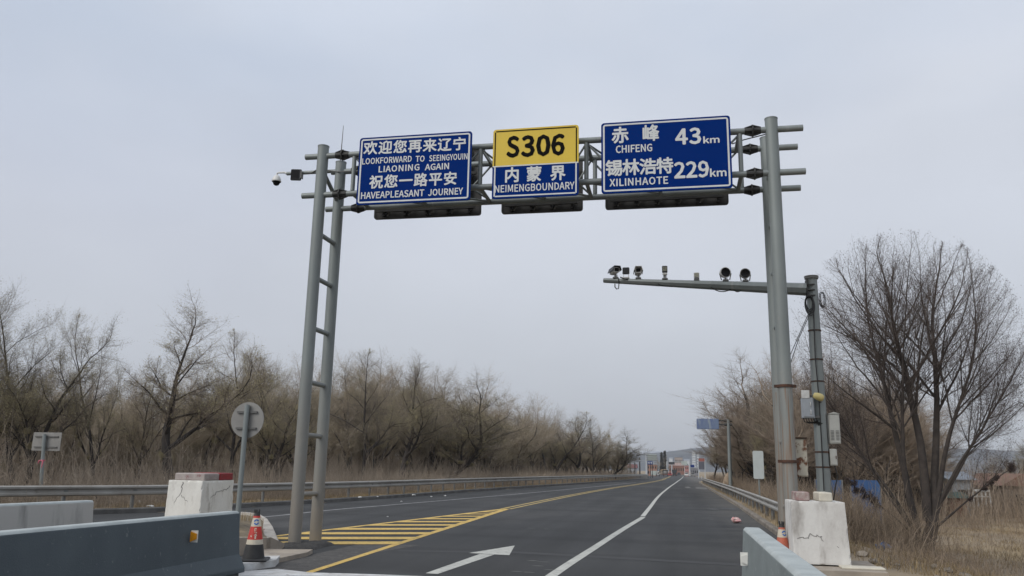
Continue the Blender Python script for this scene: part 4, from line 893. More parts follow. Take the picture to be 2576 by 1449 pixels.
def rough_body(t, vs, M, seed):
    """eight-corner block subdivided, its faces uneven and its edges chipped"""
    import bmesh
    from mathutils import noise
    bm = bmesh.new(); q = [bm.verts.new(v) for v in vs]
    for f in FS+[(3, 2, 1, 0)]: bm.faces.new([q[i] for i in f])
    bmesh.ops.recalc_face_normals(bm, faces=bm.faces); bmesh.ops.subdivide_edges(bm, edges=bm.edges, cuts=31, use_grid_fill=True)
    lo = Vector([min(v[i] for v in vs) for i in range(3)]); hi = Vector([max(v[i] for v in vs) for i in range(3)]); c = (lo+hi)/2
    bm.normal_update()
    for v in bm.verts:
        ns = [f.normal for f in v.link_faces]; edge = min(a.dot(d) for a in ns for d in ns) < .7
        n_ = noise.noise(v.co*9+Vector((seed, 0, 0))); m_ = noise.noise(v.co*28+Vector((0, seed, 0)))
        d = .002*n_+.0015*m_-(.004+.03*max(0, noise.noise(v.co*13+Vector((0, 0, seed)))+m_*.5-.12) if edge else 0)
        v.co += v.normal*d
    me = bpy.data.meshes.new('body'); off = parent_loc(t)
    for v in bm.verts: v.co -= off
    bm.to_mesh(me); bm.free(); me.materials.append(M); o = bpy.data.objects.new('body', me); COL.objects.link(o); o.parent = t
    return o
# left pillar
LX0, LX1, LY0, LY1, LZ = px(425, 1206, 13.9).x, px(510, 1210, 13.9).x, 13.9, 15.0, 1.2
t, vs = pier('white cracked concrete pillar topped by a long red and white stone, by the round sign', LX0, LX1, LY0, LY1, .0, LZ, .03)
rough_body(t, vs, M_pier2, 1)
b = MB(); b.bbox(((LX0+LX1)/2+.03, LY0+.32, LZ+.065), (.62, .5, .13), .015); b.build('cap_stone', M_capold, t)
b = MB(); b.bbox(((LX0+LX1)/2+.05, LY0+.83, LZ+.068), (.58, .48, .136), .015); b.build('cap_stone', M_red, t)
lw_ = LX1-LX0
cracks(t, [[(LX0+lw_*.42, LZ-.03), (LX0+lw_*.40, LZ-.22), (LX0+lw_*.2, LZ-.42), (LX0+.02, LZ-.62)], [(LX0+lw_*.42, LZ-.26), (LX0+lw_*.62, LZ-.4)]], y=LY0-.006, seed=2)
cracks(t, [[(LY0+.3, LZ-.32), (LY0+.55, LZ-.2), (LY0+.8, LZ-.18), (LY0+.95, LZ-.12)]], x=LX1+.006, seed=3)
# right pillar on its slab
RX0, RX1, RY0, RY1 = px(1990, 1262, 13.9).x, px(2125, 1262, 13.9).x, 13.9, 14.7
zt, zb = px(2060, 1262, 13.9).z, px(2060, 1420, 13.9).z
t, vs = pier('whitewashed concrete pillar with two small cap blocks, behind the right foreground barrier', RX0, RX1, RY0, RY1, zb, zt, .035)
rough_body(t, vs, M_pier, 2)
b = MB(); b.bbox((RX0+.2, RY0+.4, zt+.07), (.2, .62, .14), .015); b.build('cap_block', M_redold, t)
b = MB(); b.bbox((RX1-.26, RY0+.4, zt+.07), (.2, .62, .14), .015); b.build('cap_block', M_cream, t)
rw, rh = RX1-RX0, zt-zb
cracks(t, [[(RX0+.06, zb+rh*.4), (RX0+rw*.25, zb+rh*.41), (RX0+rw*.33, zb+rh*.47), (RX0+rw*.5, zb+rh*.45), (RX0+rw*.55, zb+rh*.35)], [(RX0+rw*.8, zb+rh*.3), (RX0+rw*.88, zb+rh*.2)], [(RX0+rw*.92, zb+rh*.2), (RX1+.02, zb+rh*.17)]], y=RY0-.022, seed=5)
b = MB(); b.prism([(1.55, 13.3, -.05), (3.0, 13.3, -.05), (3.05, 14.95, -.05), (1.62, 14.95, -.05)], (0, 0, zb+.03)); o = b.build('pavement_slab', M_conc); bm_fix(o); tag(o, kind='structure')
b = MB(); b.bbox((2.72, 13.72, zb-.005), (.62, .3, .03), .008); o = b.build('stone_ledge', M_cream); tag(o, kind='structure')

# ------------------------------------------------------------------ cones
def cone_parts(t, p, detail):
    T = Matrix.Translation(p)
    prof = lambda z: .165-(.165-.045)*((z-.03)/.65)
    b = MB(); b.bbox(p+Vector((0, 0, .018)), (.46, .46, .036), .02, Matrix.Rotation(.35, 3, 'Z')); b.build('foot', M_rubber, t)
    for (za, zb_, M, nm) in ((.03, .24, M_rubber, 'cone_skirt'), (.24, .31, M_conewht, 'band'), (.31, .50, M_conered, 'band'), (.50, .625, M_conewht, 'band'), (.625, .655, M_conered, 'band'), (.655, .70, M_rubber, 'tip')):
        b = MB(); b.lathe([(prof(za), za), (prof(zb_), zb_)], 28, T); b.build(nm, M, t)
    b = MB()
    for k in range(5):
        a = 1.256*k; b.tube(p+Vector((.03*math.cos(a), .03*math.sin(a), .68)), p+Vector((.04*math.cos(a), .04*math.sin(a), .75)), .014, .009, 6)
    b.build('tip_prongs', M_rubber, t)
    # wrapped prints on the camera side
    def wrap(mb, text, a0, a1, z0, z1, bold=.02):
        vs, fs = glyphs(text, bold); ax, bx = min(v.x for v in vs), max(v.x for v in vs); ay, by_ = min(v.y for v in vs), max(v.y for v in vs); q = []
        for v in vs:
            a = a0+(v.x-ax)/(bx-ax)*(a1-a0); z = z0+(v.y-ay)/(by_-ay)*(z1-z0); r_ = prof(z)+.002; a += math.atan2(-p.x, p.y)*-1
            q.append(p+Vector((r_*math.sin(a), -r_*math.cos(a), z)))
        mb.add(q, fs)
    b = MB(); A = math.atan2(-p.x, -p.y)
    def arcpiece(a0, a1, zc, r0, r1, squash):
        vs = []; n = 10
        for rr in (r0, r1):
            for k in range(n+1):
                th = math.radians(a0+(a1-a0)*k/n); z = zc+rr*math.sin(th); rad = prof(z)+.002; a = rr*math.cos(th)/rad+.5
                vs.append(p+Vector((rad*math.sin(a), -rad*math.cos(a), z)))
        b.add(vs, [(k, k+1, n+2+k, n+1+k) for k in range(n)])
    arcpiece(20, 170, .565, .022, .042, 1); arcpiece(200, 350, .565, .022, .042, 1)
    b.build('emblem', M_coneblue, t)
    if detail:
        b = MB()
        def patch(pts):
            vs = []
            for a, z in pts: r_ = prof(z)+.002; vs.append(p+Vector((r_*math.sin(a+.5), -r_*math.cos(a+.5), z)))
            b.poly(vs)
        for a0, a1, z0, z1 in ((-.25, -.17, .43, .48), (-.12, .12, .465, .48), (-.04, .04, .43, .465), (-.2, -.02, .415, .422), (.05, .2, .405, .42)): patch([(a0, z0), (a1, z0), (a1, z1), (a0, z1)])
        patch([(-.1, .325), (.12, .325), (.12, .37), (-.1, .37)]); patch([(-.24, .37), (.26, .37), (.01, .40)])
        patch([(-.75, .36), (-.55, .345), (-.5, .365), (-.7, .375)])
        b.build('print', M_conewht, t)
p = G(637, 1410, .1); t = thing('traffic_cone', 'red and white traffic cone with black base, standing left by the island kerb', 'traffic cone', p, 'traffic cones'); cone_parts(t, p, True)
p = px(1969, 1380, 14.45); p.z = .02; p.x += .0
t = thing('traffic_cone', 'faded orange and white traffic cone mostly hidden behind the right barrier', 'traffic cone', p, 'traffic cones')
s_ = M_conered; M_conered = mat('cone_faded_orange', (0.5, 0.12, 0.06), 0.6, (0.4, 0.12, 0.08), 9); cone_parts(t, p, False); M_conered = s_

# ------------------------------------------------------------------ small signs seen from behind
def back_channels(t, x0, x1, z, y, M=M_gdark):
    b = MB(); b.box(((x0+x1)/2, y-.02, z), (x1-x0, .03, .035)); b.box(((x0+x1)/2, y-.037, z+.01), (x1-x0, .006, .008)); b.build('channel', M, t)
YS = 13.6; c = px(618, 1056, YS); rr = (px(659, 1056, YS).x-px(577, 1056, YS).x)/2
t = thing('road_sign', 'back of a round sign on a leaning grey pole between the pillar and gantry', 'road sign', (c.x, YS, 0))
b = MB(); b.tube((c.x, YS+.06, c.z), (c.x, YS+.075, c.z), rr, n=48); b.build('disc', M_gback, t)
tp, bt = px(622, 1018, YS), px(598, 1300, YS); k = (bt.x-tp.x)/(bt.z-tp.z)
b = MB(); b.tube((tp.x, YS, tp.z), (tp.x-k*tp.z, YS, 0), .045, n=16); b.build('pole', M_gal, t)
for dz in (.14, -.15): back_channels(t, c.x-rr*.62, c.x+rr*.6, c.z+dz, YS+.06)
YS = 22.5; a, d = px(80, 1087, YS), px(145, 1135, YS)
t = thing('road_sign', 'back of a small rectangular grey sign on a post in the brush at far left', 'road sign', ((a.x+d.x)/2, YS, -.3))
b = MB(); b.bbox(((a.x+d.x)/2, YS+.09, (a.z+d.z)/2), (d.x-a.x, .02, a.z-d.z), .008); b.build('plate', M_gback, t)
for z in (a.z-.13, d.z+.12): back_channels(t, a.x+.1, d.x-.1, z, YS+.08)
tp, bt = px(112, 1092, YS), px(101, 1245, YS); k = (bt.x-tp.x)/(bt.z-tp.z)
b = MB(); b.tube((tp.x, YS, tp.z), (tp.x+k*(-.3-tp.z), YS, -.35), .055, n=14); b.build('pole', M_gal, t)
M_pink = mat('pink_ribbon', (0.45, 0.12, 0.16), 0.8); r0 = px(105, 1158, YS-.06)
t = thing('ribbon', 'pink ribbon tied round the post of the rectangular sign', 'ribbon', r0)
b = MB(); b.tube(r0+Vector((0, .06, -.02)), r0+Vector((0, .06, .02)), .066, n=14); b.build('knot', M_pink, t)
b = MB(); b.path([r0, r0+Vector((-.07, -.03, -.02)), r0+Vector((-.08, -.04, -.1))], [.02, .025, .012], 6); b.path([r0, r0+Vector((.07, -.03, -.04)), r0+Vector((.06, -.04, -.22))], [.02, .025, .012], 6); b.build('tails', M_pink, t)
YS = 36; a, d = px(1893, 1134, YS), px(1923, 1205, YS); cx = (a.x+d.x)/2
t = thing('road_sign', 'narrow upright white sign on a thin post behind the right guardrail', 'road sign', (cx, YS, 0))
b = MB(); P_ = rrect(a.x, d.x, d.z, a.z, .06, YS); b.prism(P_, (0, .02, 0)); o = b.build('plate', mat('faded_sign_plate', (0.47, 0.51, 0.50), 0.5, (0.42, 0.45, 0.44), 2), t); bm_fix(o)
b = MB(); b.tube((cx, YS+.06, -.3), (cx, YS+.06, a.z-.1), .035, n=10); b.build('pole', M_gal, t)
# blue cantilever sign
YS = 55; a, d = px(1752, 1053, YS), px(1809, 1080, YS); tp, bt = px(1832, 1056, YS), px(1836, 1218, YS)
t = thing('cantilever_sign', 'faded blue rectangular sign held out on two arms over the road edge', 'road sign', (bt.x, YS, 0))
M_fblue = mat('faded_blue', (0.16, 0.21, 0.30), 0.6, (0.10, 0.14, 0.27), 1.2, third=((0.25, 0.29, 0.33), 2.5, .5, .65), stretch=(1.5, 1, .4))
b = MB(); b.bbox(((a.x+d.x)/2, YS, (a.z+d.z)/2), (d.x-a.x, .06, a.z-d.z), .02); b.build('plate', M_fblue, t)
b = MB(); b.tube((bt.x+.05, YS+.05, -.6), (tp.x, YS+.05, tp.z+.05), .13, .1, 14); b.build('pole', M_gal, t)
for y in (1058, 1068):
    p = px(1832, y, YS); b = MB(); b.tube((d.x-.4, YS+.09, p.z), (tp.x, YS+.05, p.z), .045, n=10); b.tube((tp.x-.25, YS+.08, p.z), (tp.x+.25, YS+.05, p.z), .09, .09, 8); b.build('arm', M_flange, t)
b = MB(); b.path([px(1834, 1058, YS), px(1848, 1080, YS+1), px(1862, 1100, YS+2)], .02, 5); b.build('wire', M_cable, t)
# upright stone marker
YS = 62; bt = px(1829, 1221, YS); tp = px(1836, 1189, YS)
t = MB(); n = 14; vs = []; hh = tp.z-bt.z+.35
for k, (s, z) in enumerate(((1, 0), (1.0, .25), (.86, .5), (.62, .74), (.38, .92), (.12, 1.0))):
    for i in range(n):
        an = 2*math.pi*i/n; r_ = s*(.38+.07*math.sin(3*an+k)+.05*rnd.random()); vs.append((bt.x+r_*math.cos(an)+.12*z, YS+r_*.7*math.sin(an), bt.z-.35+hh*z))
t.add(vs, [(j*n+i, j*n+(i+1) % n, (j+1)*n+(i+1) % n, (j+1)*n+i) for j in range(5) for i in range(n)]+[tuple(range(5*n, 6*n))], True)
o = t.build('marker_stone', M_rock, loc=(bt.x, YS, bt.z-.35)); tag(o, 'tall rough tan stone standing upright behind the right guardrail', 'stone')
# litter
def crumple(name, p, s, M, seed):
    r_ = random.Random(seed); b = MB(); n = 9; vs = []
    for k in range(6):
        th = math.pi*k/5
        for i in range(n):
            a = 2*math.pi*i/n; q = s*(.65+.6*r_.random()); vs.append((p.x+q*math.sin(th)*math.cos(a), p.y+q*math.sin(th)*math.sin(a), p.z+.6*s*(1+math.cos(math.pi-th))*(.7+.4*r_.random())))
    b.add(vs, [(j*n+i, j*n+(i+1) % n, (j+1)*n+(i+1) % n, (j+1)*n+i) for j in range(5) for i in range(n)]); return b.build(name, M, loc=p)
M_bag = mat('plastic_bag', (0.55, 0.45, 0.42), 0.5, (0.6, 0.25, 0.25), 9)
M_paper = mat('paper_litter', (0.6, 0.6, 0.58), 0.8)
tag(crumple('plastic_bag', G(1852, 1316), .15, M_bag, 3), 'crumpled pinkish white plastic bag lying on the asphalt near the right kerb', 'litter')
for k, (x, y, s_, z_) in enumerate(((378, 1276, .12, .12), (350, 1262, .06, .1), (1010, 1262, .05, 0), (905, 1252, .09, .16), (950, 1250, .05, .16), (1085, 1250, .06, .16), (1040, 1247, .1, .16), (975, 1300, .03, 0), (1120, 1248, .07, .16))):
    p = G(x, y, z_); o = crumple('paper_scrap', p, s_, M_paper, 20+k); o.scale.z = .5
    tag(o, 'scrap of white litter lying along the left kerb and guardrail', 'litter', 'white litter along the left kerb')
p = G(78, 1196, 0); p = at(76, 1193, 21.5)
# ------------------------------------------------------------------ trees
UP = np.array([0, 0, 1.0])
def unit(v): return v/(np.linalg.norm(v, axis=-1, keepdims=True)+1e-9)
def rot_many(d, ang, az):
    a = np.where(np.abs(d[:, :1]) < .8, np.array([[1.0, 0, 0]]), np.array([[0, 1.0, 0]])); x = unit(np.cross(d, a)); y = np.cross(d, x)
    return d*np.cos(ang)[:, None]+(x*np.cos(az)[:, None]+y*np.sin(az)[:, None])*np.sin(ang)[:, None]
def room(P, D, env):
    """distance along D from P to the outline of the crown, an ellipsoid (centre, radii above and below)"""
    c, ru, rd = env; q = P-c; up_ = np.where(D[:, 2:3] > 0, 1.0, 0.0); rz = np.where(q[:, 2] > 0, ru[2], rd); R_ = np.stack([np.full(len(P), ru[0]), np.full(len(P), ru[1]), rz], 1)
    a = D/R_; o = q/R_; A = (a*a).sum(1); B = (a*o).sum(1); C_ = (o*o).sum(1)-1; disc = B*B-A*C_
    t = (-B+np.sqrt(np.maximum(disc, 0)))/A; return np.where((disc > 0) & (t > 0), t, .15)
def grow_tree(seed, levels, fork, env=None):
    """grows all branches of a level together; returns per level (P0, P1, R0, R1) and the twig tips"""
    g = np.random.default_rng(seed); out = []
    P = np.array([f[0] for f in fork], float); D = unit(np.array([f[1] for f in fork], float)); Ln = np.array([f[2] for f in fork], float); R = np.array([f[3] for f in fork], float)
    for lev, q in enumerate(levels):
        if env is not None and lev > 0: Ln = np.minimum(Ln, room(P, D, env)*g.uniform(.75, 1.12, len(P)))
        n = q['n']; N_ = len(P); E = R*q.get('taper', .35); rad = R.copy(); az = g.uniform(0, 6.28, N_); kids = []; A = []
        for i in range(n):
            D = unit(D+g.normal(0, q['wob'], (N_, 3))+UP*q['trop']); Q = P+D*(Ln/n)[:, None]; r2 = R+(E-R)*(i+1)/n
            A.append((P, Q, rad, r2)); f = (i+1)/n
            if lev+1 < len(levels) and f >= q['k0']:
                for k in range(q['kids']):
                    az = az+2.4+g.normal(0, .4, N_); t = g.uniform(0, .9, N_)[:, None]
                    kids.append((Q-(Q-P)*t, rot_many(D, np.radians(q['ang']*g.uniform(.65, 1.35, N_)), az), Ln*q['ratio']*g.uniform(.65, 1.25, N_)*(1.15-.5*f), r2*q['rr']))
            P, rad = Q, r2
        out.append(tuple(np.concatenate([a_[j] for a_ in A]) for j in range(4)))
        if lev+1 == len(levels): return out, P
        kids.append((P, D, Ln*q['ratio']*g.uniform(.8, 1.1, N_), rad))
        P, D, Ln, R = (np.concatenate([k[j] for k in kids]) for j in range(4))
def join_levels(L_): return tuple(np.concatenate([l[j] for l in L_]) for j in range(4))
def tube_mesh(segs, sides):
    P0, P1, R0, R1 = segs; R0, R1 = R0[:, None], R1[:, None]
    D = P1-P0; D /= np.linalg.norm(D, axis=1, keepdims=True)+1e-9
    A = np.where(np.abs(D[:, :1]) < .8, np.array([[1.0, 0, 0]]), np.array([[0, 1.0, 0]])); X = np.cross(D, A); X /= np.linalg.norm(X, axis=1, keepdims=True); Y = np.cross(D, X)
    rings = []
    for P, R in ((P0, R0), (P1, R1)):
        for k in range(sides):
            t = 2*math.pi*k/sides; rings.append(P+(X*math.cos(t)+Y*math.sin(t))*R)
    V = np.stack(rings, 1); n = len(P0); bidx = np.arange(n)[:, None]*(2*sides)
    fs = np.concatenate([bidx+np.array([[k, (k+1) % sides, sides+(k+1) % sides, sides+k]]) for k in range(sides)], 1)
    return V.reshape(-1, 3), fs.ravel(), n*sides
def quads_obj(name, V, loops, nf, M):
    st = np.arange(nf)*4; return np_mesh(name, V, loops, st, np.full(nf, 4), M)
def bud_mesh(tips, per, spread, size, seed):
    r_ = np.random.default_rng(seed); P = np.repeat(tips, per, 0)+r_.normal(0, spread, (len(tips)*per, 3)); n = len(P)
    u = r_.normal(0, 1, (n, 3)); u /= np.linalg.norm(u, axis=1, keepdims=True); w_ = r_.normal(0, 1, (n, 3)); v = np.cross(u, w_); v /= np.linalg.norm(v, axis=1, keepdims=True)
    s = size*r_.uniform(.6, 1.4, (n, 1)); u = u*s; v = v*s*.45
    V = np.stack([P-u, P+v, P+u, P-v], 1).reshape(-1, 3); return V, np.arange(n*4), n
def tree_kind(seed, levels, fork, nlimb, bud, barkM, twigM, budM, hp=99, env=None):
    """builds trunk and crown meshes once, scaled to height 1 and half-width 1; returns (trunk object, crown object)"""
    segs, tips = grow_tree(seed, levels, fork, env)
    allp = join_levels(segs)[1]; h = np.percentile(allp[:, 2], hp); rad = np.percentile(np.hypot(allp[:, 0]-np.median(allp[:, 0]), allp[:, 1]-np.median(allp[:, 1])), 92)
    a = join_levels(segs[:nlimb]); c = join_levels(segs[nlimb:])
    V, lp, nf = tube_mesh(a, 6); tr = quads_obj('trunk', V, lp, nf, barkM)
    for p_ in tr.data.polygons: p_.use_smooth = True
    V, lp, nf = tube_mesh(c, 3)
    if bud:
        Vb, lb, nb = bud_mesh(tips, *bud, seed); lb = lb+len(V); nt_ = nf
        V = np.concatenate([V, Vb]); lp = np.concatenate([lp, lb]); nf += nb
    cr = quads_obj('crown', V, lp, nf, twigM)
    if bud:
        cr.data.materials.append(budM); mi = np.zeros(nf, np.int32); mi[nt_:] = 1; cr.data.polygons.foreach_set('material_index', mi)
    return tr, cr, h, rad
def willow(k, up, sp, fork=2, l1=1.7):
    return [dict(n=4, wob=.08, trop=.02, kids=fork, k0=.76, ang=sp, ratio=l1, rr=.7, taper=.75),
            dict(n=9, wob=.10, trop=up, kids=1, k0=.22, ang=sp+4, ratio=.58, rr=.55, taper=.3),
            dict(n=6, wob=.12, trop=up, kids=k[0], k0=.2, ang=44, ratio=.5, rr=.55, taper=.35),
            dict(n=5, wob=.14, trop=up*1.4, kids=k[1], k0=.2, ang=42, ratio=.55, rr=.55, taper=.4),
            dict(n=4, wob=.15, trop=up*1.6, kids=k[2], k0=.2, ang=38, ratio=.6, rr=.7, taper=.45),
            dict(n=2, wob=.14, trop=up*1.8, kids=0, k0=2, ang=30, ratio=.5, rr=.8, taper=.35)]
PROTO = []
def proto(*a, **k): PROTO.append(tree_kind(*a, **k)); return len(PROTO)-1
lean = lambda x, y: (x, y, 1)
V_ = willow((2, 2, 2), .035, 38, 2, 1.9)
for sd_, ex, fk in ((11, 0, [((0, 0, 0), lean(.05, 0), 1.9, .13)]),
                (12, 0, [((0, 0, 0), lean(-.2, .05), 1.7, .105), ((.1, 0, 0), lean(.36, .0), 1.8, .10)]),
                (13, 0, [((0, 0, 0), lean(.10, -.1), 2.3, .12)]),
                (14, -.8, [((0, 0, 0), lean(-.3, 0), 2.0, .11)]),
                (16, 1.6, [((0, 0, 0), lean(.6, .05), 1.9, .11)])):
    proto(sd_, V_, fk, 3, (1, .035, .0155), M_bark, M_twig, M_bud, 99.4, (np.array([ex, 0, 4.8]), (3.3, 3.3, 3.1), 2.3))
NBIG = len(PROTO)
Vs = willow((1, 2, 2), .045, 32, 1, 1.5)
M_bud_b = mat('dull_buds', (0.34, 0.29, 0.19), 0.85, (0.28, 0.235, 0.165), 0.8, randobj=0.2)
M_twig_b = mat('pale_twigs', (0.36, 0.30, 0.235), 0.9, (0.29, 0.24, 0.19), 0.5, randobj=0.3)
for sd_ in (21, 22, 23, 24):
    proto(sd_, Vs, [((0, 0, 0), lean(.12*(sd_-22.5), 0), 1.3, .065), ((.03, .02, 0), lean(-.3, .15), 1.0, .045)], 2, (1, .04, .011), M_bark, M_twig_b, M_bud_b, 94)
M_twig_r = mat('grey_brown_twigs', (0.31, 0.25, 0.19), 0.9, (0.24, 0.19, 0.145), 0.5, randobj=0.3)
NR = len(PROTO)
for sd_ in (31, 32):
    proto(sd_, Vs, [((0, 0, 0), lean(.1*(sd_-31.5), 0), 1.1, .065), ((.03, .02, 0), lean(-.3, .15), .9, .05), ((-.03, .02, 0), lean(.25, -.2), .8, .045)], 2, None, M_bark, M_twig_r, M_bud_b, 94)
used = set()
def plant(kind, x, y, h, rad, rz, label, group, wfac=1.0):
    tr, cr, ph, pr = PROTO[kind]; z = ground_z(x, y)-.05
    t = thing('tree', label, 'tree', (x, y, z), group); t.rotation_euler = (0, 0, rz)
    for o in (tr, cr):
        if kind in used: o = o.copy(); COL.objects.link(o)
        o.parent = t; o.scale = (rad/pr, rad/pr, h/ph)
    used.add(kind); return t
def plant_px(kind, xb, ytop, Y, halfpx, rz, label, group):
    p = at(xb, 1215, Y); z = ground_z(p.x, Y); h = at(xb, ytop, Y).z-z; rad = at(xb+halfpx, 1100, Y).x-at(xb, 1100, Y).x
    return plant(kind, p.x, Y, h, rad, rz, label, group)
GL = 'budding trees in the front row of the left woods'
for a in ((1, 62, 735, 27, 150, 3.5, 'tall twin-stemmed budding tree right behind the small rectangular sign'),
          (3, -60, 750, 27, 130, 1.9, 'budding tree at the far left edge, cut off by the frame'),
          (3, 262, 790, 30, 85, 0.0, 'narrow leaning budding tree between the rectangular sign and the white pillar'),
          (0, 432, 765, 33, 165, 2.2, 'broad tall budding tree standing above the white pillar'),
          (2, 350, 900, 36, 70, 1.0, 'short thin tree with low forked trunk just left of the white pillar'),
          (2, 575, 835, 40, 115, 4.4, 'bare dark-limbed tree left of the round sign back'),
          (1, 690, 900, 42, 110, 3.0, 'round-headed budding tree between the round sign and the left gantry posts'),
          (3, 775, 905, 47, 95, .4, 'budding tree seen through the left gantry ladder'),
          (0, 862, 925, 60, 80, 5.0, 'yellowish budding tree just right of the left gantry posts'),
          (2, 908, 880, 50, 110, 2.6, 'tall straight budding tree, first clear trunk right of the left gantry posts'),
          (0, 1005, 912, 56, 110, .9, 'tall budding tree with dark trunk, second clear trunk right of the left gantry posts'),
          (4, 1085, 960, 60, 100, .1, 'tree leaning to the right with a low slanting trunk mid-woods'),
          (1, 1165, 985, 72, 80, 2.0, 'tree with feathery crown right of the slanting tree'),
          (0, 1215, 1015, 84, 60, 4.0, 'small round crown rising just above the woods edge mid-left'),
          (2, 1290, 1045, 88, 70, 1.2, 'olive-topped tree left of the double-headed tree in the far woods'),
          (3, 1375, 1035, 96, 72, 3.3, 'tallest round crown in the far half of the left woods'),
          (0, 1440, 1050, 100, 66, 5.5, 'broad olive crown second from the right end of the left woods'),
          (2, 1490, 1055, 108, 58, 2.9, 'olive crown beside the last leaning tree of the left woods'),
          (4, 1520, 1085, 112, 48, .0, 'last tree at the right end of the left woods, leaning over towards the town')):
    plant_px(*a, GL)
# dense background of the left woods: individual young trees in many rows
TL = [(-200, 985), (0, 985), (200, 1010), (420, 1010), (560, 985), (700, 960), (860, 975), (960, 985), (1100, 985), (1200, 1030), (1330, 1060), (1480, 1078), (1530, 1105), (1555, 1135)]
r_t = random.Random(42); GB = 'young bare trees massed in the left woods'
for k in range(168):
    f = r_t.random(); xb = -180+1735*f; Ymin = float(np.interp(xb, [-180, 300, 700, 1100, 1400, 1540], [30, 34, 46, 66, 92, 110]))
    Y = Ymin+r_t.random()**1.2*float(np.interp(xb, [-180, 700, 1500], [46, 60, 28])); p = at(xb, 1215, Y)
    yt = float(np.interp(xb, [q[0] for q in TL], [q[1] for q in TL]))+r_t.uniform(-8, 60)*(1-.4*f); z = ground_z(p.x, Y); h = max(at(xb, yt, Y).z-z, 1.8)
    plant(NBIG+k % 4, p.x, Y, h, max(.36*h, 1.1)*r_t.uniform(.95, 1.4), r_t.uniform(0, 6.28), 'slender bare tree in the dense mass of woods left of the road', GB)
# right woods
TR = [(1745, 1130), (1775, 1100), (1810, 1075), (1850, 1045), (1880, 1015), (1920, 980), (1960, 970), (2100, 995), (2180, 1010), (2260, 1050), (2400, 1090), (2560, 1130)]
GRb = 'bare trees massed in the right woods'
for k in range(92):
    f = r_t.random()**.85; xb = 1768+560*f; Ymin = float(np.interp(xb, [1760, 1800, 1900, 2050, 2400], [100, 70, 50, 44, 50]))
    Y = Ymin+r_t.random()**1.4*40; p = at(xb, 1215, Y)
    if p.x < 7 and Y < 80: p.x = 6.0+r_t.random()*1.6
    elif p.x < 6: p.x = 5.6+r_t.random()*1.5
    xb2 = xb if p.x > 6 else xb+20
    yt = float(np.interp(xb2, [q[0] for q in TR], [q[1] for q in TR]))+r_t.uniform(-6, 60)*(0.3+.7*min(1, (xb-1760)/200)); z = ground_z(p.x, Y); h = max(at(xb, yt, Y).z-z, 1.8)
    plant(NR+k % 2, p.x, Y, h, max(.34*h, 1.0)*r_t.uniform(.95, 1.35), r_t.uniform(0, 6.28), 'bare bushy tree in the mass of woods right of the road', GRb)
for a in ((0, 1795, 1100, 96, 36, .3, 'bushy round tree at the road end of the right woods, by the blue sign'),
          (2, 1868, 1050, 70, 48, 1.3, 'budding tree just right of the blue cantilever sign pole'),
          (1, 1935, 965, 52, 55, 2.3, 'tall budding crown rising left of the right gantry posts'),
          (0, 2110, 990, 62, 90, 3.3, 'budding tree behind the louvred cabinet on the camera pole'),
          (3, 2500, 1105, 75, 70, 3.0, 'olive tree beyond the red-roofed house at far right'),
          (2, 2580, 1120, 70, 70, 1.0, 'tree at the right edge beyond the tan gabled house'),
          (0, 2330, 1085, 80, 80, 4.1, 'tree far behind the white shed roof')):
    plant_px(*a, 'taller trees of the right woods')
# the big bare multi-stemmed tree on the right
EL = [dict(n=11, wob=.04, trop=.0, kids=2, k0=.50, ang=30, ratio=.60, rr=.55, taper=.28),
      dict(n=7, wob=.06, trop=.02, kids=1, k0=.12, ang=32, ratio=.55, rr=.55, taper=.35),
      dict(n=5, wob=.09, trop=.05, kids=2, k0=.15, ang=40, ratio=.55, rr=.5, taper=.4),
      dict(n=4, wob=.12, trop=.07, kids=1, k0=.15, ang=40, ratio=.55, rr=.6, taper=.4),
      dict(n=2, wob=.12, trop=.08, kids=0, k0=2, ang=30, ratio=.6, rr=.6, taper=.3)]
def dirp(x0_, y0_, x1_, y1_, Y0, Y1): return tuple(at(x1_, y1_, Y1)-at(x0_, y0_, Y0))
tp = at(2322, 1420, 22.5); gz = ground_z(tp.x, tp.y)
def rel(x, y, Y): q = at(x, y, Y); return np.array([q.x-tp.x, q.y-tp.y, q.z-gz])
fork = []
for (x0_, y0_, x1_, y1_, dY, r, q_) in ((2306, 1345, 2115, 700, -.8, .085, .68), (2308, 1340, 2200, 630, .8, .11, .70), (2334, 1310, 2295, 590, -.5, .14, .72), (2352, 1290, 2395, 600, .7, .125, .71), (2354, 1285, 2485, 690, -.5, .08, .70),
                                (2304, 1345, 2035, 860, .9, .06, .72), (2304, 1345, 2060, 1010, -.5, .04, .72), (2356, 1290, 2550, 930, .6, .05, .72), (2356, 1290, 2540, 800, -.9, .055, .72), (2352, 1330, 2600, 1110, -.6, .035, .72), (2303, 1350, 2070, 1120, -.9, .03, .7)):
    p0 = rel(x0_, y0_, 22.5); p1 = rel(x1_, y1_, 22.5+dY); d = p1-p0; Ln = float(np.linalg.norm(d)); fork.append((p0, d/Ln, Ln*q_, r*.9))
cx_, rx_ = rel(2278, 880, 22.5), rel(2580, 880, 22.5)[0]-rel(2278, 880, 22.5)[0]
segs, tips = grow_tree(77, EL, fork, (cx_, (rx_, rx_, rel(2288, 585, 22.5)[2]-cx_[2]), cx_[2]-rel(2288, 1290, 22.5)[2]))
t0 = rel(2322, 1440, 22.5); t0[2] = -.15
extra = [(t0, rel(2300, 1345, 22.5), .2, .13), (t0, rel(2345, 1320, 22.5), .21, .15), (rel(2345, 1320, 22.5), rel(2332, 1295, 22.5), .13, .11), (rel(2345, 1320, 22.5), rel(2352, 1285, 22.5), .13, .1)]
segs.append(tuple(np.array([e_[j] for e_ in extra], float) for j in range(4)))
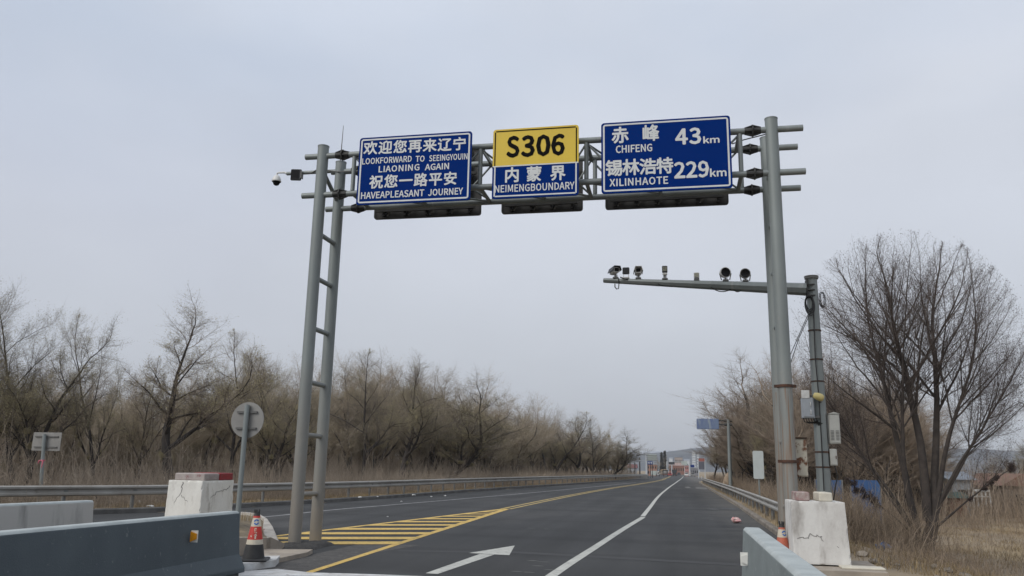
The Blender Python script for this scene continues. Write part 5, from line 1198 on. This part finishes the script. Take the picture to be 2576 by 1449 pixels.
t = thing('bare_tree', 'large many-stemmed bare tree with fan-shaped crown standing in the dry grass at right', 'tree', (tp.x, tp.y, gz))
V, lp, nf = tube_mesh(join_levels(segs[:2]+segs[-1:]), 7); o = quads_obj('trunk', V, lp, nf, mat('dark_bark', (0.085, 0.07, 0.06), .95, (0.05, .042, .038), 5, bump=.6, bscale=30)); o.parent = t
for p_ in o.data.polygons: p_.use_smooth = True
V, lp, nf = tube_mesh(join_levels(segs[2:-1]), 3); Vb, lb, nb = bud_mesh(tips, 1, .02, .013, 5); nt_ = nf
V = np.concatenate([V, Vb]); lp = np.concatenate([lp, lb+len(V)-len(Vb)]); nf += nb
o = quads_obj('crown', V, lp, nf, M_twig_d); o.parent = t; o.data.materials.append(M_bud_d); mi = np.zeros(nf, np.int32); mi[nt_:] = 1; o.data.polygons.foreach_set('material_index', mi)
print('big tree', len(tips), 'proto', [len(q[1].data.polygons) for q in PROTO])
for q in range(len(PROTO)): assert q in used

# ------------------------------------------------------------------ brush and grass
def brush(name, P, hmin, hmax, seed, stems, r0, M, lean_=.35, side=3):
    """clumps of thin branching stems"""
    r_ = np.random.default_rng(seed); P = np.repeat(np.array(P, float), stems, 0); n = len(P); P[:, :2] += r_.normal(0, .22, (n, 2))
    h = r_.uniform(hmin, hmax, n)*r_.uniform(.6, 1, n); a = r_.uniform(0, 6.28, n); l = np.abs(r_.normal(0, lean_, n))
    D = np.stack([np.cos(a)*l, np.sin(a)*l, np.ones(n)], 1); D /= np.linalg.norm(D, axis=1, keepdims=True)
    M1 = P+D*h[:, None]*.5; D2 = D+r_.normal(0, .16, (n, 3)); D2 /= np.linalg.norm(D2, axis=1, keepdims=True); M2 = M1+D2*h[:, None]*.5
    segs = [(P, M1, r0, r0*.7), (M1, M2, r0*.7, r0*.25)]
    for k in range(3):
        t = r_.uniform(.3, .9, (n, 1)); B = P+(M1-P)*np.minimum(t*2, 1)+(M2-M1)*np.clip(t*2-1, 0, 1); dd = D+r_.normal(0, .45, (n, 3)); dd[:, 2] = np.abs(dd[:, 2]); dd /= np.linalg.norm(dd, axis=1, keepdims=True)
        segs.append((B, B+dd*h[:, None]*r_.uniform(.2, .45, (n, 1)), r0*.5, r0*.2))
    Vs_, Ls, off = [], [], 0
    for (A, B, ra_, rb_) in segs:
        d = B-A; x = np.cross(d, np.array([.3, .9, .1])); x /= np.linalg.norm(x, axis=1, keepdims=True)+1e-9; y = np.cross(d/np.linalg.norm(d, axis=1, keepdims=True), x)
        ring = [Q+(x*math.cos(2.094*k)+y*math.sin(2.094*k))*rr_ for Q, rr_ in ((A, ra_), (B, rb_)) for k in range(3)]
        V = np.stack(ring, 1).reshape(-1, 3); b6 = np.arange(n)[:, None]*6+off
        Ls.append(np.concatenate([b6+np.array([[k, (k+1) % 3, 3+(k+1) % 3, 3+k]]) for k in range(3)], 1).ravel()); Vs_.append(V); off += len(V)
    V = np.concatenate(Vs_); lp = np.concatenate(Ls); return tag(quads_obj(name, V, lp, len(lp)//4, M), kind='stuff')
rb_ = random.Random(5)
pts = []
for k in range(4600):
    y = 11+rb_.random()**1.5*125; o_ = 1.0+rb_.random()**1.6*9; x = road_left(y)-o_-.3; pts.append((x, y, ground_z(x, y)-.05))
brush('undergrowth', pts, .5, 1.8, 1, 7, .006, M_brush, .5)
pts = []
for k in range(3600):
    y = 22+rb_.random()**1.2*110; o_ = 6+rb_.random()*40; x = road_left(y)-o_; pts.append((x, y, ground_z(x, y)-.05))
brush('undergrowth', pts, 1.2, 3.6, 2, 8, .012, M_brush)
pts = []
for k in range(2300):
    y = 20+rb_.random()**1.2*92; o_ = 1.0+rb_.random()**1.5*(2.2 if y < 36 else 10); x = road_right(y)+o_+.2; pts.append((x, y, ground_z(x, y)-.05))
M_brush_r = mat('brown_brush', (0.29, 0.225, 0.16), 0.95, (0.2, 0.155, 0.115), 0.3, island=.45)
brush('undergrowth', pts, .4, 1.6, 3, 7, .007, M_brush_r, .55)
pts = []
for k in range(850):
    y = 15.2+rb_.random()**1.1*24; x = 3.3+rb_.random()**1.2*12*(y/30); pts.append((x, y, ground_z(x, y)-.05))
brush('undergrowth', pts, .2, .8, 4, 6, .004, M_brush_r, .8)
pts = []
for k in range(700):
    y = 44+rb_.random()*32; x = 8+rb_.random()*32; pts.append((x, y, ground_z(x, y)-.05))
brush('undergrowth', pts, .8, 2.2, 6, 8, .012, M_brush_r)
pts = []
for k in range(900):
    y = 125+rb_.random()*140; x = road_left(135)-1-rb_.random()*50-(y-125)*.10; pts.append((x, y, ground_z(x, y)-.05))
brush('undergrowth', pts, .8, 1.8, 7, 6, .015, M_brush)
pts = [(road_left(y)-.28-rb_.random()*1.0, y, .06) for y in [12+rb_.random()**1.4*110 for _ in range(1700)]]
V, n = grass_mesh(pts, .06, .26, 8, 9, .10, .004); tag(grass_obj('dry_grass', V, n, M_grass), kind='stuff')
pts = [(road_right(y)+.22+rb_.random()*.9, y, .04) for y in [17+rb_.random()**1.4*85 for _ in range(900)]]
V, n = grass_mesh(pts, .05, .24, 9, 9, .10, .004); tag(grass_obj('dry_grass', V, n, M_grass), kind='stuff')
pts = []
for k in range(9000):
    y = 15+rb_.random()**1.2*42; x = 3.3+rb_.random()*30*(y/40); pts.append((x, y, ground_z(x, y)-.02))
V, n = grass_mesh(pts, .03, .15, 10, 12, .22, .006); tag(grass_obj('dry_grass', V, n, M_grass), kind='stuff')

pts = []
for k in range(2300):
    y = 30+rb_.random()**1.1*125; o_ = 12+rb_.random()*38; x = road_left(min(y, 138))-o_*(1 if y < 100 else .8); pts.append((x, y, ground_z(x, y)-.05))
M_woods = mat('woods_stems', (0.46, 0.38, 0.295), 0.9, (0.34, 0.28, 0.22), 0.3, island=.45)
brush('woods', pts, 2.2, 4.6, 12, 6, .014, M_woods, .22)
pts = []
for k in range(700):
    y = 44+rb_.random()*70; x = road_right(y)+4+rb_.random()*26; pts.append((x, y, ground_z(x, y)-.05))
brush('woods', pts, 1.8, 4.2, 13, 6, .014, M_twig_r, .22)

# ------------------------------------------------------------------ houses in the field at right
M_wall_w = mat('pale_render', (0.42, 0.44, 0.46), 0.9, (0.33, 0.34, 0.35), .8)
M_wall_t = mat('tan_render', (0.24, 0.19, 0.15), 0.9, (0.18, 0.145, 0.115), .8)
M_brick = mat('brick', (0.27, 0.13, 0.09), 0.9, (0.2, 0.1, 0.075), 2)
M_tile = mat('red_roof_tile', (0.22, 0.12, 0.085), 0.85, (0.165, 0.1, 0.075), 1.5)
M_groof = mat('grey_roof', (0.25, 0.28, 0.32), 0.7, (0.2, 0.22, 0.25), 1)
M_bluesh = mat('blue_sheet_metal', (0.03, 0.085, 0.22), 0.6, (0.05, 0.11, 0.22), .7)
M_green = mat('green_tarp', (0.07, 0.12, 0.10), 0.8, (0.05, 0.085, 0.07), 2)
M_win = mat('window_glass', (0.02, 0.022, 0.025), 0.2)
def house(label, x0_, y0_, x1_, y1_, Y, depth, wallM, roofM, roof=.5, ridge_x=True, wins=2, name='house', zb=None):
    """front wall fills the given picture rectangle at distance Y"""
    a, d = at(x0_, y0_, Y), at(x1_, y1_, Y); zt = (a.z+at(x1_, y0_, Y).z)/2; zb = ground_z((a.x+d.x)/2, Y)-.2 if zb is None else zb; w_ = d.x-a.x
    t = thing(name, label, 'house', ((a.x+d.x)/2, Y, zb))
    b = MB(); b.box(((a.x+d.x)/2, Y+depth/2, (zt+zb)/2), (w_, depth, zt-zb)); b.build('wall', wallM, t)
    rh_ = roof; e = .25
    if ridge_x: pts = [(a.x-e, Y-e, zt-.02), (a.x-e, Y+depth+e, zt-.02), (a.x-e, Y+depth/2, zt+rh_)]; vec = (w_+2*e, 0, 0)
    else: pts = [(a.x-e, Y-e, zt-.02), (d.x+e, Y-e, zt-.02), ((a.x+d.x)/2, Y-e, zt+rh_)]; vec = (0, depth+2*e, 0)
    b = MB(); b.prism(pts, vec); o = b.build('roof', roofM, t); bm_fix(o)
    for k in range(wins):
        x = a.x+w_*(k+.5)/wins; b = MB(); b.box((x, Y-.02, zb+(zt-zb)*.6), (min(1.2, w_/wins*.4), .06, (zt-zb)*.3)); b.build('window', M_win, t)
    return t
house('low white shed with pale grey roof behind the big bare tree', 2392, 1206, 2452, 1262, 54, 4, M_wall_w, M_groof, .45, True, 1)
house('long tan house with red tiled roof at far right', 2470, 1226, 2525, 1275, 56, 6, M_wall_t, M_tile, .65, True, 2)
house('tan gabled house at the right edge of the picture', 2528, 1222, 2620, 1272, 54, 7, M_wall_t, M_tile, .7, False, 1)
house('low brick shed with green roof sheet in front of the white shed', 2388, 1252, 2432, 1275, 51, 2.5, M_brick, M_green, .3, True, 0)
Y = 52; t = thing('pergola', 'small white railed pergola between the white shed and the red-roofed house', 'pergola', at(2460, 1262, Y))
b = MB(); a, d = at(2438, 1233, Y), at(2484, 1258, Y)
b.box(((a.x+d.x)/2, Y, a.z), (d.x-a.x, 1.2, .1)); b.build('roof', M_camw, t)
for k in range(5):
    x = a.x+(d.x-a.x)*(k+.1)/4.2; b = MB(); b.box((x, Y-.5, (a.z+d.z)/2-.2), (.08, .08, a.z-d.z+.4)); b.build('leg', M_camw, t)
b = MB(); b.box(((a.x+d.x)/2, Y-.55, d.z+.2), (d.x-a.x, .05, .08)); b.build('rail', M_camw, t)
for k, (x0_, y0_, x1_, y1_, Y, lab) in enumerate(((2052, 1207, 2121, 1258, 35, 'blue metal sheet fence panel just right of the camera pole'), (2140, 1207, 2216, 1256, 35.5, 'blue metal sheet fence panel seen left of the big bare tree'))):
    a, d = at(x0_, y0_, Y), at(x1_, y1_, Y); zb = ground_z(a.x, Y)-.1; t = thing('fence_panel', lab, 'fence', ((a.x+d.x)/2, Y, zb))
    n = int((d.x-a.x)/.12); b = MB()
    for i in range(n): b.box((a.x+(i+.5)*.12, Y+(.02 if i % 2 else 0), (a.z+zb)/2), (.12, .03, a.z-zb))
    b.build('sheet', M_bluesh, t)
    for q in (0, .5, 1): b = MB(); b.box((a.x+(d.x-a.x)*q, Y+.07, (a.z+zb)/2), (.08, .08, a.z-zb+.05)); b.build('post', M_post, t)
p = at(2225, 1405, 19.5); p.z = ground_z(p.x, p.y)
o = crumple('plastic_sheet', p, .16, M_bluesh, 61); tag(o, 'crumpled blue plastic scrap on the rubble right of the right pillar', 'litter')
r_ = random.Random(9)
for k in range(16):
    x = 3.1+r_.random()*1.9; y = 14.6+r_.random()*3.6; p = Vector((x, y, ground_z(x, y)-.02)); o = crumple('rubble_stone', p, .04+.09*r_.random()**2, M_kerb_r if k % 3 else M_conc, 70+k)
    tag(o, 'small broken lump of concrete on the bank beside the right pillar', 'stone', 'broken concrete beside the right pillar')

# ------------------------------------------------------------------ the far end of the road
def FP(x, y): p = gfar(x, y); return p
def far_box(mb, x0_, y0_, x1_, y1_, Y, depth):
    a, d = at(x0_, y0_, Y), at(x1_, y1_, Y); mb.box(((a.x+d.x)/2, Y+depth/2, (a.z+d.z)/2), (d.x-a.x, depth, a.z-d.z)); return a, d
M_palegr = mat('pale_green_panel', (0.40, 0.44, 0.41), 0.6, (0.34, 0.38, 0.36), 1)
M_steelw = mat('white_steel', (0.5, 0.53, 0.55), 0.5, (0.42, 0.44, 0.46), 2)
Y = 165; t = thing('cantilever_sign', 'back of a pale green rectangular sign on a white post beyond the left guardrail end', 'road sign', (at(1626, 1200, Y).x, Y, base(Y)))
b = MB(); a, d = far_box(b, 1629, 1143, 1652.5, 1159, Y, .12); b.build('plate', M_palegr, t)
for y in (1146.5, 1152, 1157): b = MB(); b.box(((a.x+d.x)/2-.1, Y-.05, at(1640, y, Y).z), (d.x-a.x+.4, .08, .12)); b.build('rail', M_gdark if y < 1150 else M_gback, t)
xq = at(1626.3, 1170, Y).x; b = MB(); b.tube((xq, Y+.2, base(Y)-.2), (xq, Y+.2, at(1626, 1142, Y).z), .2, .15, 12); b.build('pole', M_steelw, t)
b = MB(); far_box(b, 1608, 1157.3, 1627, 1158.2, Y+.2, .1); far_box(b, 1608, 1157, 1610, 1160, Y+.1, .2); b.build('arm', M_steelw, t)
Y = 172; t = thing('road_sign', 'blue road sign with white arrows on dark poles beneath the pale green sign', 'road sign', (at(1634, 1190, Y).x, Y, base(Y)))
b = MB(); a, d = far_box(b, 1628, 1160, 1641.5, 1168.5, Y, .1); b.build('plate', M_blue, t)
b = MB()
for q in (.2, .5, .8):
    x = a.x+(d.x-a.x)*q; zc = (a.z+d.z)/2; b.prism([(x-.05, Y-.02, zc-.25), (x+.05, Y-.02, zc-.25), (x+.05, Y-.02, zc+.05), (x+.13, Y-.02, zc+.05), (x, Y-.02, zc+.25), (x-.13, Y-.02, zc+.05), (x-.05, Y-.02, zc+.05)], (0, -.01, 0))
b.build('arrows', M_white, t)
for x_ in (1630, 1636.5, 1641): x = at(x_, 1170, Y).x; b = MB(); b.tube((x, Y+.15, base(Y)-.2), (x, Y+.15, a.z), .06, n=8); b.build('pole', M_dark, t)
def wheel(t, x, y, z, r, wd=.25):
    b = MB(); b.tube((x-wd/2, y, z), (x+wd/2, y, z), r, n=18); w_ = b.build('wheel', M_rubber, t); b = MB(); b.tube((x-wd/2-.01, y, z), (x+wd/2+.01, y, z), r*.5, n=12); b.build('rim', M_gback, w_)
# white box truck facing the camera at an angle, parked on the forecourt
Y = 300; zb = base(Y); a, d = at(1637, 1184, Y), at(1659.5, 1197.6, Y); x0, x1 = a.x, d.x; hh = a.z-zb; w_ = x1-x0
t = thing('box_truck', 'small white box truck with pale green cargo body parked left of the far road', 'truck', ((x0+x1)/2, Y, zb))
b = MB(); b.bbox((x0+w_*.36, Y+1.2, zb+hh*.56), (w_*.72, 2.0, hh*.84), .05); b.build('cargo_body', M_palegr, t)
b = MB(); b.prism([(x0+w_*.60, Y+.2, zb+.45), (x1, Y+.2, zb+.45), (x1-.05, Y+.2, zb+hh*.45), (x1-.3, Y+.2, zb+hh*.82), (x0+w_*.66, Y+.2, zb+hh*.82)], (0, 1.9, 0)); o = b.build('cab', M_camw, t); bm_fix(o)
b = MB(); b.box((x1-w_*.14, Y+.18, zb+hh*.60), (w_*.2, .04, hh*.24)); b.build('windscreen', M_win, t)
b = MB(); b.box((x1-w_*.17, Y+.15, zb+.55), (w_*.3, .1, .2)); b.build('bumper', M_gback, t)
for q in (.16, .62, .95): wheel(t, x0+w_*q, Y+.35, zb+.4, .4)
# brown loaded truck seen from behind
Y = 300; zb = base(Y); a, d = at(1661, 1180, Y), at(1681, 1199, Y); x0, x1 = a.x, d.x; hh = a.z-zb; w_ = x1-x0; cx = (x0+x1)/2
M_load = mat('straw_load', (0.33, 0.24, 0.13), 1, (0.22, 0.15, 0.09), 3, bump=1)
M_brown = mat('brown_truck_paint', (0.12, 0.06, 0.045), .7, (0.07, .045, .04), 2)
t = thing('loaded_truck', 'brown truck heaped with straw, seen from behind beside the white box truck', 'truck', (cx, Y, zb))
b = MB(); b.box((cx+.25, Y+2, zb+.75), (w_*.7, 4.5, .5)); b.build('chassis', M_brown, t)
b = MB(); b.box((cx-w_*.32, Y+2.4, zb+hh*.55), (w_*.36, 3.0, hh*.6)); b.build('side_panel', M_conc, t)
b = MB()
for s in (-1, 1): b.box((cx+.35+s*w_*.3, Y-.1, zb+hh*.5), (.16, .16, hh*.72))
b.box((cx+.35, Y-.1, zb+hh*.86), (w_*.62, .16, .25)); b.build('rear_frame', M_dark, t)
b = MB(); b.lathe([(0, -.02), (.85, -.02), (.85, .02), (0, .02)], 20, Matrix.Translation((cx+.35, Y, zb+hh*.52)) @ Matrix.Rotation(math.pi/2, 4, 'X')); b.build('tailgate', M_gback, t)
o = crumple('load', Vector((cx, Y+1.5, zb+hh*.75)), 1.0, M_load, 91); o.scale = (1.25, 1.6, .55); o.parent = t; o.location = Vector((cx, Y+1.5, zb+hh*.72))-t.location
for s in (-1, 1): wheel(t, cx+.35+s*.65, Y+.2, zb+.42, .42)
# dark dump truck driving away
Y = 372; zb = base(Y); a, d = at(1690, 1180.5, Y), at(1703.2, 1196.2, Y); x0, x1 = a.x, d.x; hh = a.z-zb; w_ = x1-x0; cx = (x0+x1)/2
t = thing('dump_truck', 'black dump truck on the far left lane seen from behind', 'truck', (cx, Y, zb))
b = MB(); b.prism([(cx-w_*.5, Y, zb+hh*.95), (cx+w_*.5, Y, zb+hh*.95), (cx+w_*.46, Y, zb+hh*.6), (cx+w_*.34, Y, zb+hh*.4), (cx-w_*.34, Y, zb+hh*.4), (cx-w_*.46, Y, zb+hh*.6)], (0, 5, 0)); o = b.build('tipper_body', M_dark, t); bm_fix(o)
b = MB(); b.box((cx, Y+2.5, zb+.75), (w_*.6, 5, .5)); b.build('chassis', M_rubber, t)
b = MB(); b.box((cx, Y+6, zb+hh*.5), (w_*.9, 1.6, hh*.85)); b.build('cab', mat('truck_red', (0.3, .05, .04), .5), t)
for s in (-1, 1): wheel(t, cx+s*w_*.3, Y+.3, zb+.5, .5, .45)
b = MB(); b.box((cx, Y-.03, zb+.55), (w_*.5, .05, .12)); b.build('bumper', M_gdark, t)
# far toll-like gantry
Y = 420; zb = base(Y); t = thing('far_gantry', 'white steel gantry with display panels over the road in the far distance', 'gantry', (at(1706, 1190, Y).x, Y, zb))
for x_ in (1678, 1690, 1734.5):
    x = at(x_, 1170, Y).x; b = MB(); b.tube((x, Y, zb-.2), (x, Y, at(x_, 1160.5, Y).z), .28, n=10); b.build('post', M_steelw, t)
b = MB(); far_box(b, 1677, 1160.5, 1735, 1162, Y, .4); far_box(b, 1677, 1169, 1735, 1170.5, Y, .4)
for k in range(9): x = 1679+k*7; far_box(b, x, 1161, x+.8, 1170, Y+.1, .2)
b.build('truss', M_steelw, t)
b = MB(); far_box(b, 1682, 1162, 1697, 1168.5, Y-.3, .2); b.build('panel', M_dark, t)
b = MB(); far_box(b, 1714, 1160, 1729, 1169.5, Y-.3, .2); b.build('panel', M_palegr, t)
Y = 410; t = thing('road_sign', 'small blue sign right of the far white gantry post', 'road sign', (at(1742, 1190, Y).x, Y, base(Y)))
b = MB(); a, d = far_box(b, 1737, 1169, 1747, 1176, Y, .2); b.build('plate', M_blue, t)
x = at(1746, 1170, Y).x; b = MB(); b.tube((x, Y+.3, base(Y)), (x, Y+.3, a.z), .15, n=8); b.build('pole', M_steelw, t)
# billboard on legs
Y = 205; zb = base(Y); t = thing('billboard', 'dark billboard with red top strip on white legs at the right road edge far away', 'billboard', (at(1765, 1195, Y).x, Y, zb))
b = MB(); a, d = far_box(b, 1757.5, 1161, 1772.5, 1181, Y, .2); b.build('board', mat('billboard_dark', (0.07, .075, .1), .6, (.1, .1, .12), 1.5), t)
b = MB(); far_box(b, 1757.5, 1153, 1772.5, 1160.8, Y, .22); b.build('top_strip', mat('billboard_red', (0.3, .07, .05), .6, (.25, .09, .07), 3), t)
for x_ in (1757, 1773): x = at(x_, 1170, Y).x; b = MB(); b.tube((x, Y+.1, zb-.3), (x, Y+.1, at(x_, 1153, Y).z), .09, n=8); b.build('leg', M_steelw, t)
def car(label, x_, Y, M, wd=1.8, h=1.5):
    p = at(x_, 1192, Y); z = base(Y); t = thing('car', label, 'car', (p.x, Y, z), 'cars at the far end of the road')
    b = MB(); b.bbox((p.x, Y+2, z+.62), (wd, 4.2, .6), .12); b.build('body', M, t)
    b = MB(); b.prism([(p.x-wd*.46, Y+.6, z+.9), (p.x+wd*.46, Y+.6, z+.9), (p.x+wd*.36, Y+.9, z+h), (p.x-wd*.36, Y+.9, z+h)], (0, 2.2, 0)); o = b.build('cabin', M, t); bm_fix(o)
    b = MB(); b.prism([(p.x-wd*.38, Y+.56, z+.98), (p.x+wd*.38, Y+.56, z+.98), (p.x+wd*.31, Y+.8, z+h-.1), (p.x-wd*.31, Y+.8, z+h-.1)], (0, .05, 0)); o = b.build('rear_window', M_win, t); bm_fix(o)
    for s in (-1, 1): wheel(t, p.x+s*wd*.4, Y+.6, z+.32, .32, .2)
car('white car beside the red shopfront at the far end of the road', 1727, 365, M_camw); car('dark car ahead of the black dump truck in the far distance', 1708, 440, M_dark)
car('silver car parked by the dark shops under the billboard', 1743, 330, M_gback); car('red car on the far forecourt right of the straw truck', 1685, 350, mat('car_red', (.3, .04, .035), .4))
# utility poles
M_cpole = mat('concrete_pole', (0.33, 0.30, 0.25), .9, (.25, .23, .2), 2); M_wpole = mat('dark_wooden_pole', (.045, .04, .038), .9)
for k, (x_, yt, yb, Y, M, lab) in enumerate(((1571.5, 1143, 1195, 190, M_cpole, 'thin pale utility pole at the end of the left woods, left of its twin'), (1576, 1143, 1197, 175, M_cpole, 'pale concrete utility pole with crossarm at the end of the left woods'),
                                 (1585, 1166, 1197, 170, M_wpole, 'short dark pole in front of the white wall'), (1597, 1164, 1195, 180, M_wpole, 'dark pole beside the dark red roof'), (1609, 1151, 1197, 168, M_wpole, 'tall dark pole left of the pale green sign'))):
    a = at(x_, yt, Y); t = thing('utility_pole', lab, 'utility pole', (a.x, Y, base(Y)), 'utility poles beyond the left woods')
    b = MB(); b.tube((a.x, Y, base(Y)-.5), (a.x, Y, a.z), .17, .11, 10); b.build('pole', M, t)
    b = MB(); b.box((a.x, Y, a.z-.4), (1.3 if k < 2 else .7, .1, .1)); b.build('crossarm', M_gdark, t)
# buildings at the end of the road
M_tower = mat('tower_white', (0.55, .58, .6), .8, (.45, .48, .52), .05)
def block(label, x0_, y0_, x1_, y1_, Y, depth, M, roofM=None, cols=0, rows=0, name='building', cat='building'):
    a, d = at(x0_, y0_, Y), at(x1_, y1_, Y); zt = a.z; zb = min(d.z, -2.0) if y1_ > 1185 else -2.0; w_ = d.x-a.x
    t = thing(name, label, cat, ((a.x+d.x)/2, Y, zb)); b = MB(); b.box(((a.x+d.x)/2, Y+depth/2, (zt+zb)/2), (w_, depth, zt-zb)); b.build('wall', M, t)
    b = MB(); b.prism([(a.x-.3, Y-.3, zt), (a.x-.3, Y+depth+.3, zt), (a.x-.3, Y+depth/2, zt+min(1.4, depth*.2) if roofM else zt+.3)], (w_+.6, 0, 0)); o = b.build('roof', roofM or M_gback, t); bm_fix(o)
    for i in range(cols):
        for j in range(rows):
            x = a.x+w_*(i+.5)/cols; z = zt-(zt-max(zb, -1))*(j+.6)/(rows+.3); b = MB(); b.box((x, Y-.03, z), (w_/cols*.45, .1, (zt-max(zb, -1))/(rows+.3)*.45)); b.build('window', M_win, t)
    return t
block('white wall and shed with dark red roof beyond the left guardrail', 1574, 1177, 1600, 1184, 260, 6, M_wall_w, mat('dark_red_roof', (.16, .05, .05), .8, (.12, .05, .05), 2), 3, 1)
block('orange-brick building behind the blue arrow sign', 1628, 1168, 1652, 1190, 330, 8, mat('orange_brick', (.36, .2, .14), .9, (.28, .16, .12), .8), None, 4, 2)
block('long red-brick building closing the view at the end of the road', 1683, 1171, 1722, 1186, 520, 10, M_brick, mat('pale_tile', (.3, .2, .17), .8), 7, 1)
block('red pillared shopfront right of the far road', 1723, 1171, 1733, 1192, 400, 10, mat('shop_red', (.38, .1, .09), .8, (.45, .3, .27), 1.2), None, 2, 2)
block('dark low shops beneath the billboard right of the far road', 1738, 1178, 1757, 1193, 380, 12, mat('shop_dark', (.1, .1, .11), .8, (.25, .25, .27), .6), None, 4, 1)
block('tall white tower block at the foot of the hill', 1741, 1136, 1750, 1158, 1250, 14, M_tower, None, 3, 8)
block('lower white tower block right of the tall one', 1753, 1143, 1759, 1158, 1250, 14, M_tower, None, 2, 6)
block('wide tan factory on the lower slope of the hill', 1697, 1150.5, 1717, 1158, 1100, 40, mat('tan_far', (.34, .27, .23), .9, (.28, .23, .2), .05), None, 6, 2)
block('small white house left of the tan factory', 1683, 1153, 1692, 1158, 1000, 14, M_tower, M_groof, 3, 1)
block('small white house right of the tan factory', 1721, 1158, 1735, 1163, 900, 14, M_tower, M_groof, 4, 1)
# dark trees behind the far signs
for (x_, yt, Y, hp, k, lab) in ((1664, 1160, 450, 16, 5, 'dark bushy tree behind the straw truck'), (1676, 1158, 460, 14, 6, 'dark bushy tree just left of the far white gantry'), (1652, 1162, 440, 12, 7, 'dark bushy tree behind the pale green sign')):
    plant_px(k, x_, yt, Y, hp, k, lab, 'dark trees in the far distance')
def conifer(x_, yt, Y, rp, lab, seed):
    p = at(x_, yt, Y); h = p.z-base(Y); t = thing('conifer', lab, 'tree', (p.x, Y, base(Y)), 'dark trees in the far distance'); rad = at(x_+rp, yt, Y).x-p.x
    r_ = np.random.default_rng(seed); n = 2200; f = r_.random(n)**.8; rr_ = rad*(1.05-f)*np.sqrt(r_.random(n)); a = r_.uniform(0, 6.28, n)
    P = np.c_[rr_*np.cos(a), rr_*np.sin(a), .1*h+f*h*.92]; V, lp, nf = bud_mesh(P, 2, .15, .45, seed); o = quads_obj('crown', V, lp, nf, mat('conifer_green', (.035, .035, .03), .9, (.05, .045, .038), 1)); o.parent = t
    b = MB(); b.tube((p.x, Y, base(Y)-.3), (p.x, Y, base(Y)+h*.5), .3, .15, 8); b.build('trunk', M_bark, t)
conifer(1664, 1141, 450, 4.5, 'slim dark conifer behind the far signs, left of its taller twin', 3); conifer(1672, 1137, 455, 6, 'taller dark conifer behind the far signs', 4)

# ------------------------------------------------------------------ haze over the whole valley
M_haze = bpy.data.materials.new('haze'); M_haze.use_nodes = True; t_ = M_haze.node_tree; t_.nodes.clear()
o_ = t_.nodes.new('ShaderNodeOutputMaterial'); v_ = t_.nodes.new('ShaderNodeVolumePrincipled'); v_.inputs['Color'].default_value = (.9, .93, .97, 1); v_.inputs['Density'].default_value = .00019
t_.links.new(v_.outputs[0], o_.inputs['Volume'])
hz = MB(); hz.box((0, 4400, 148), (9600, 9600, 304)); tag(hz.build('haze', M_haze, loc=(0, 4400, 148)), kind='stuff')
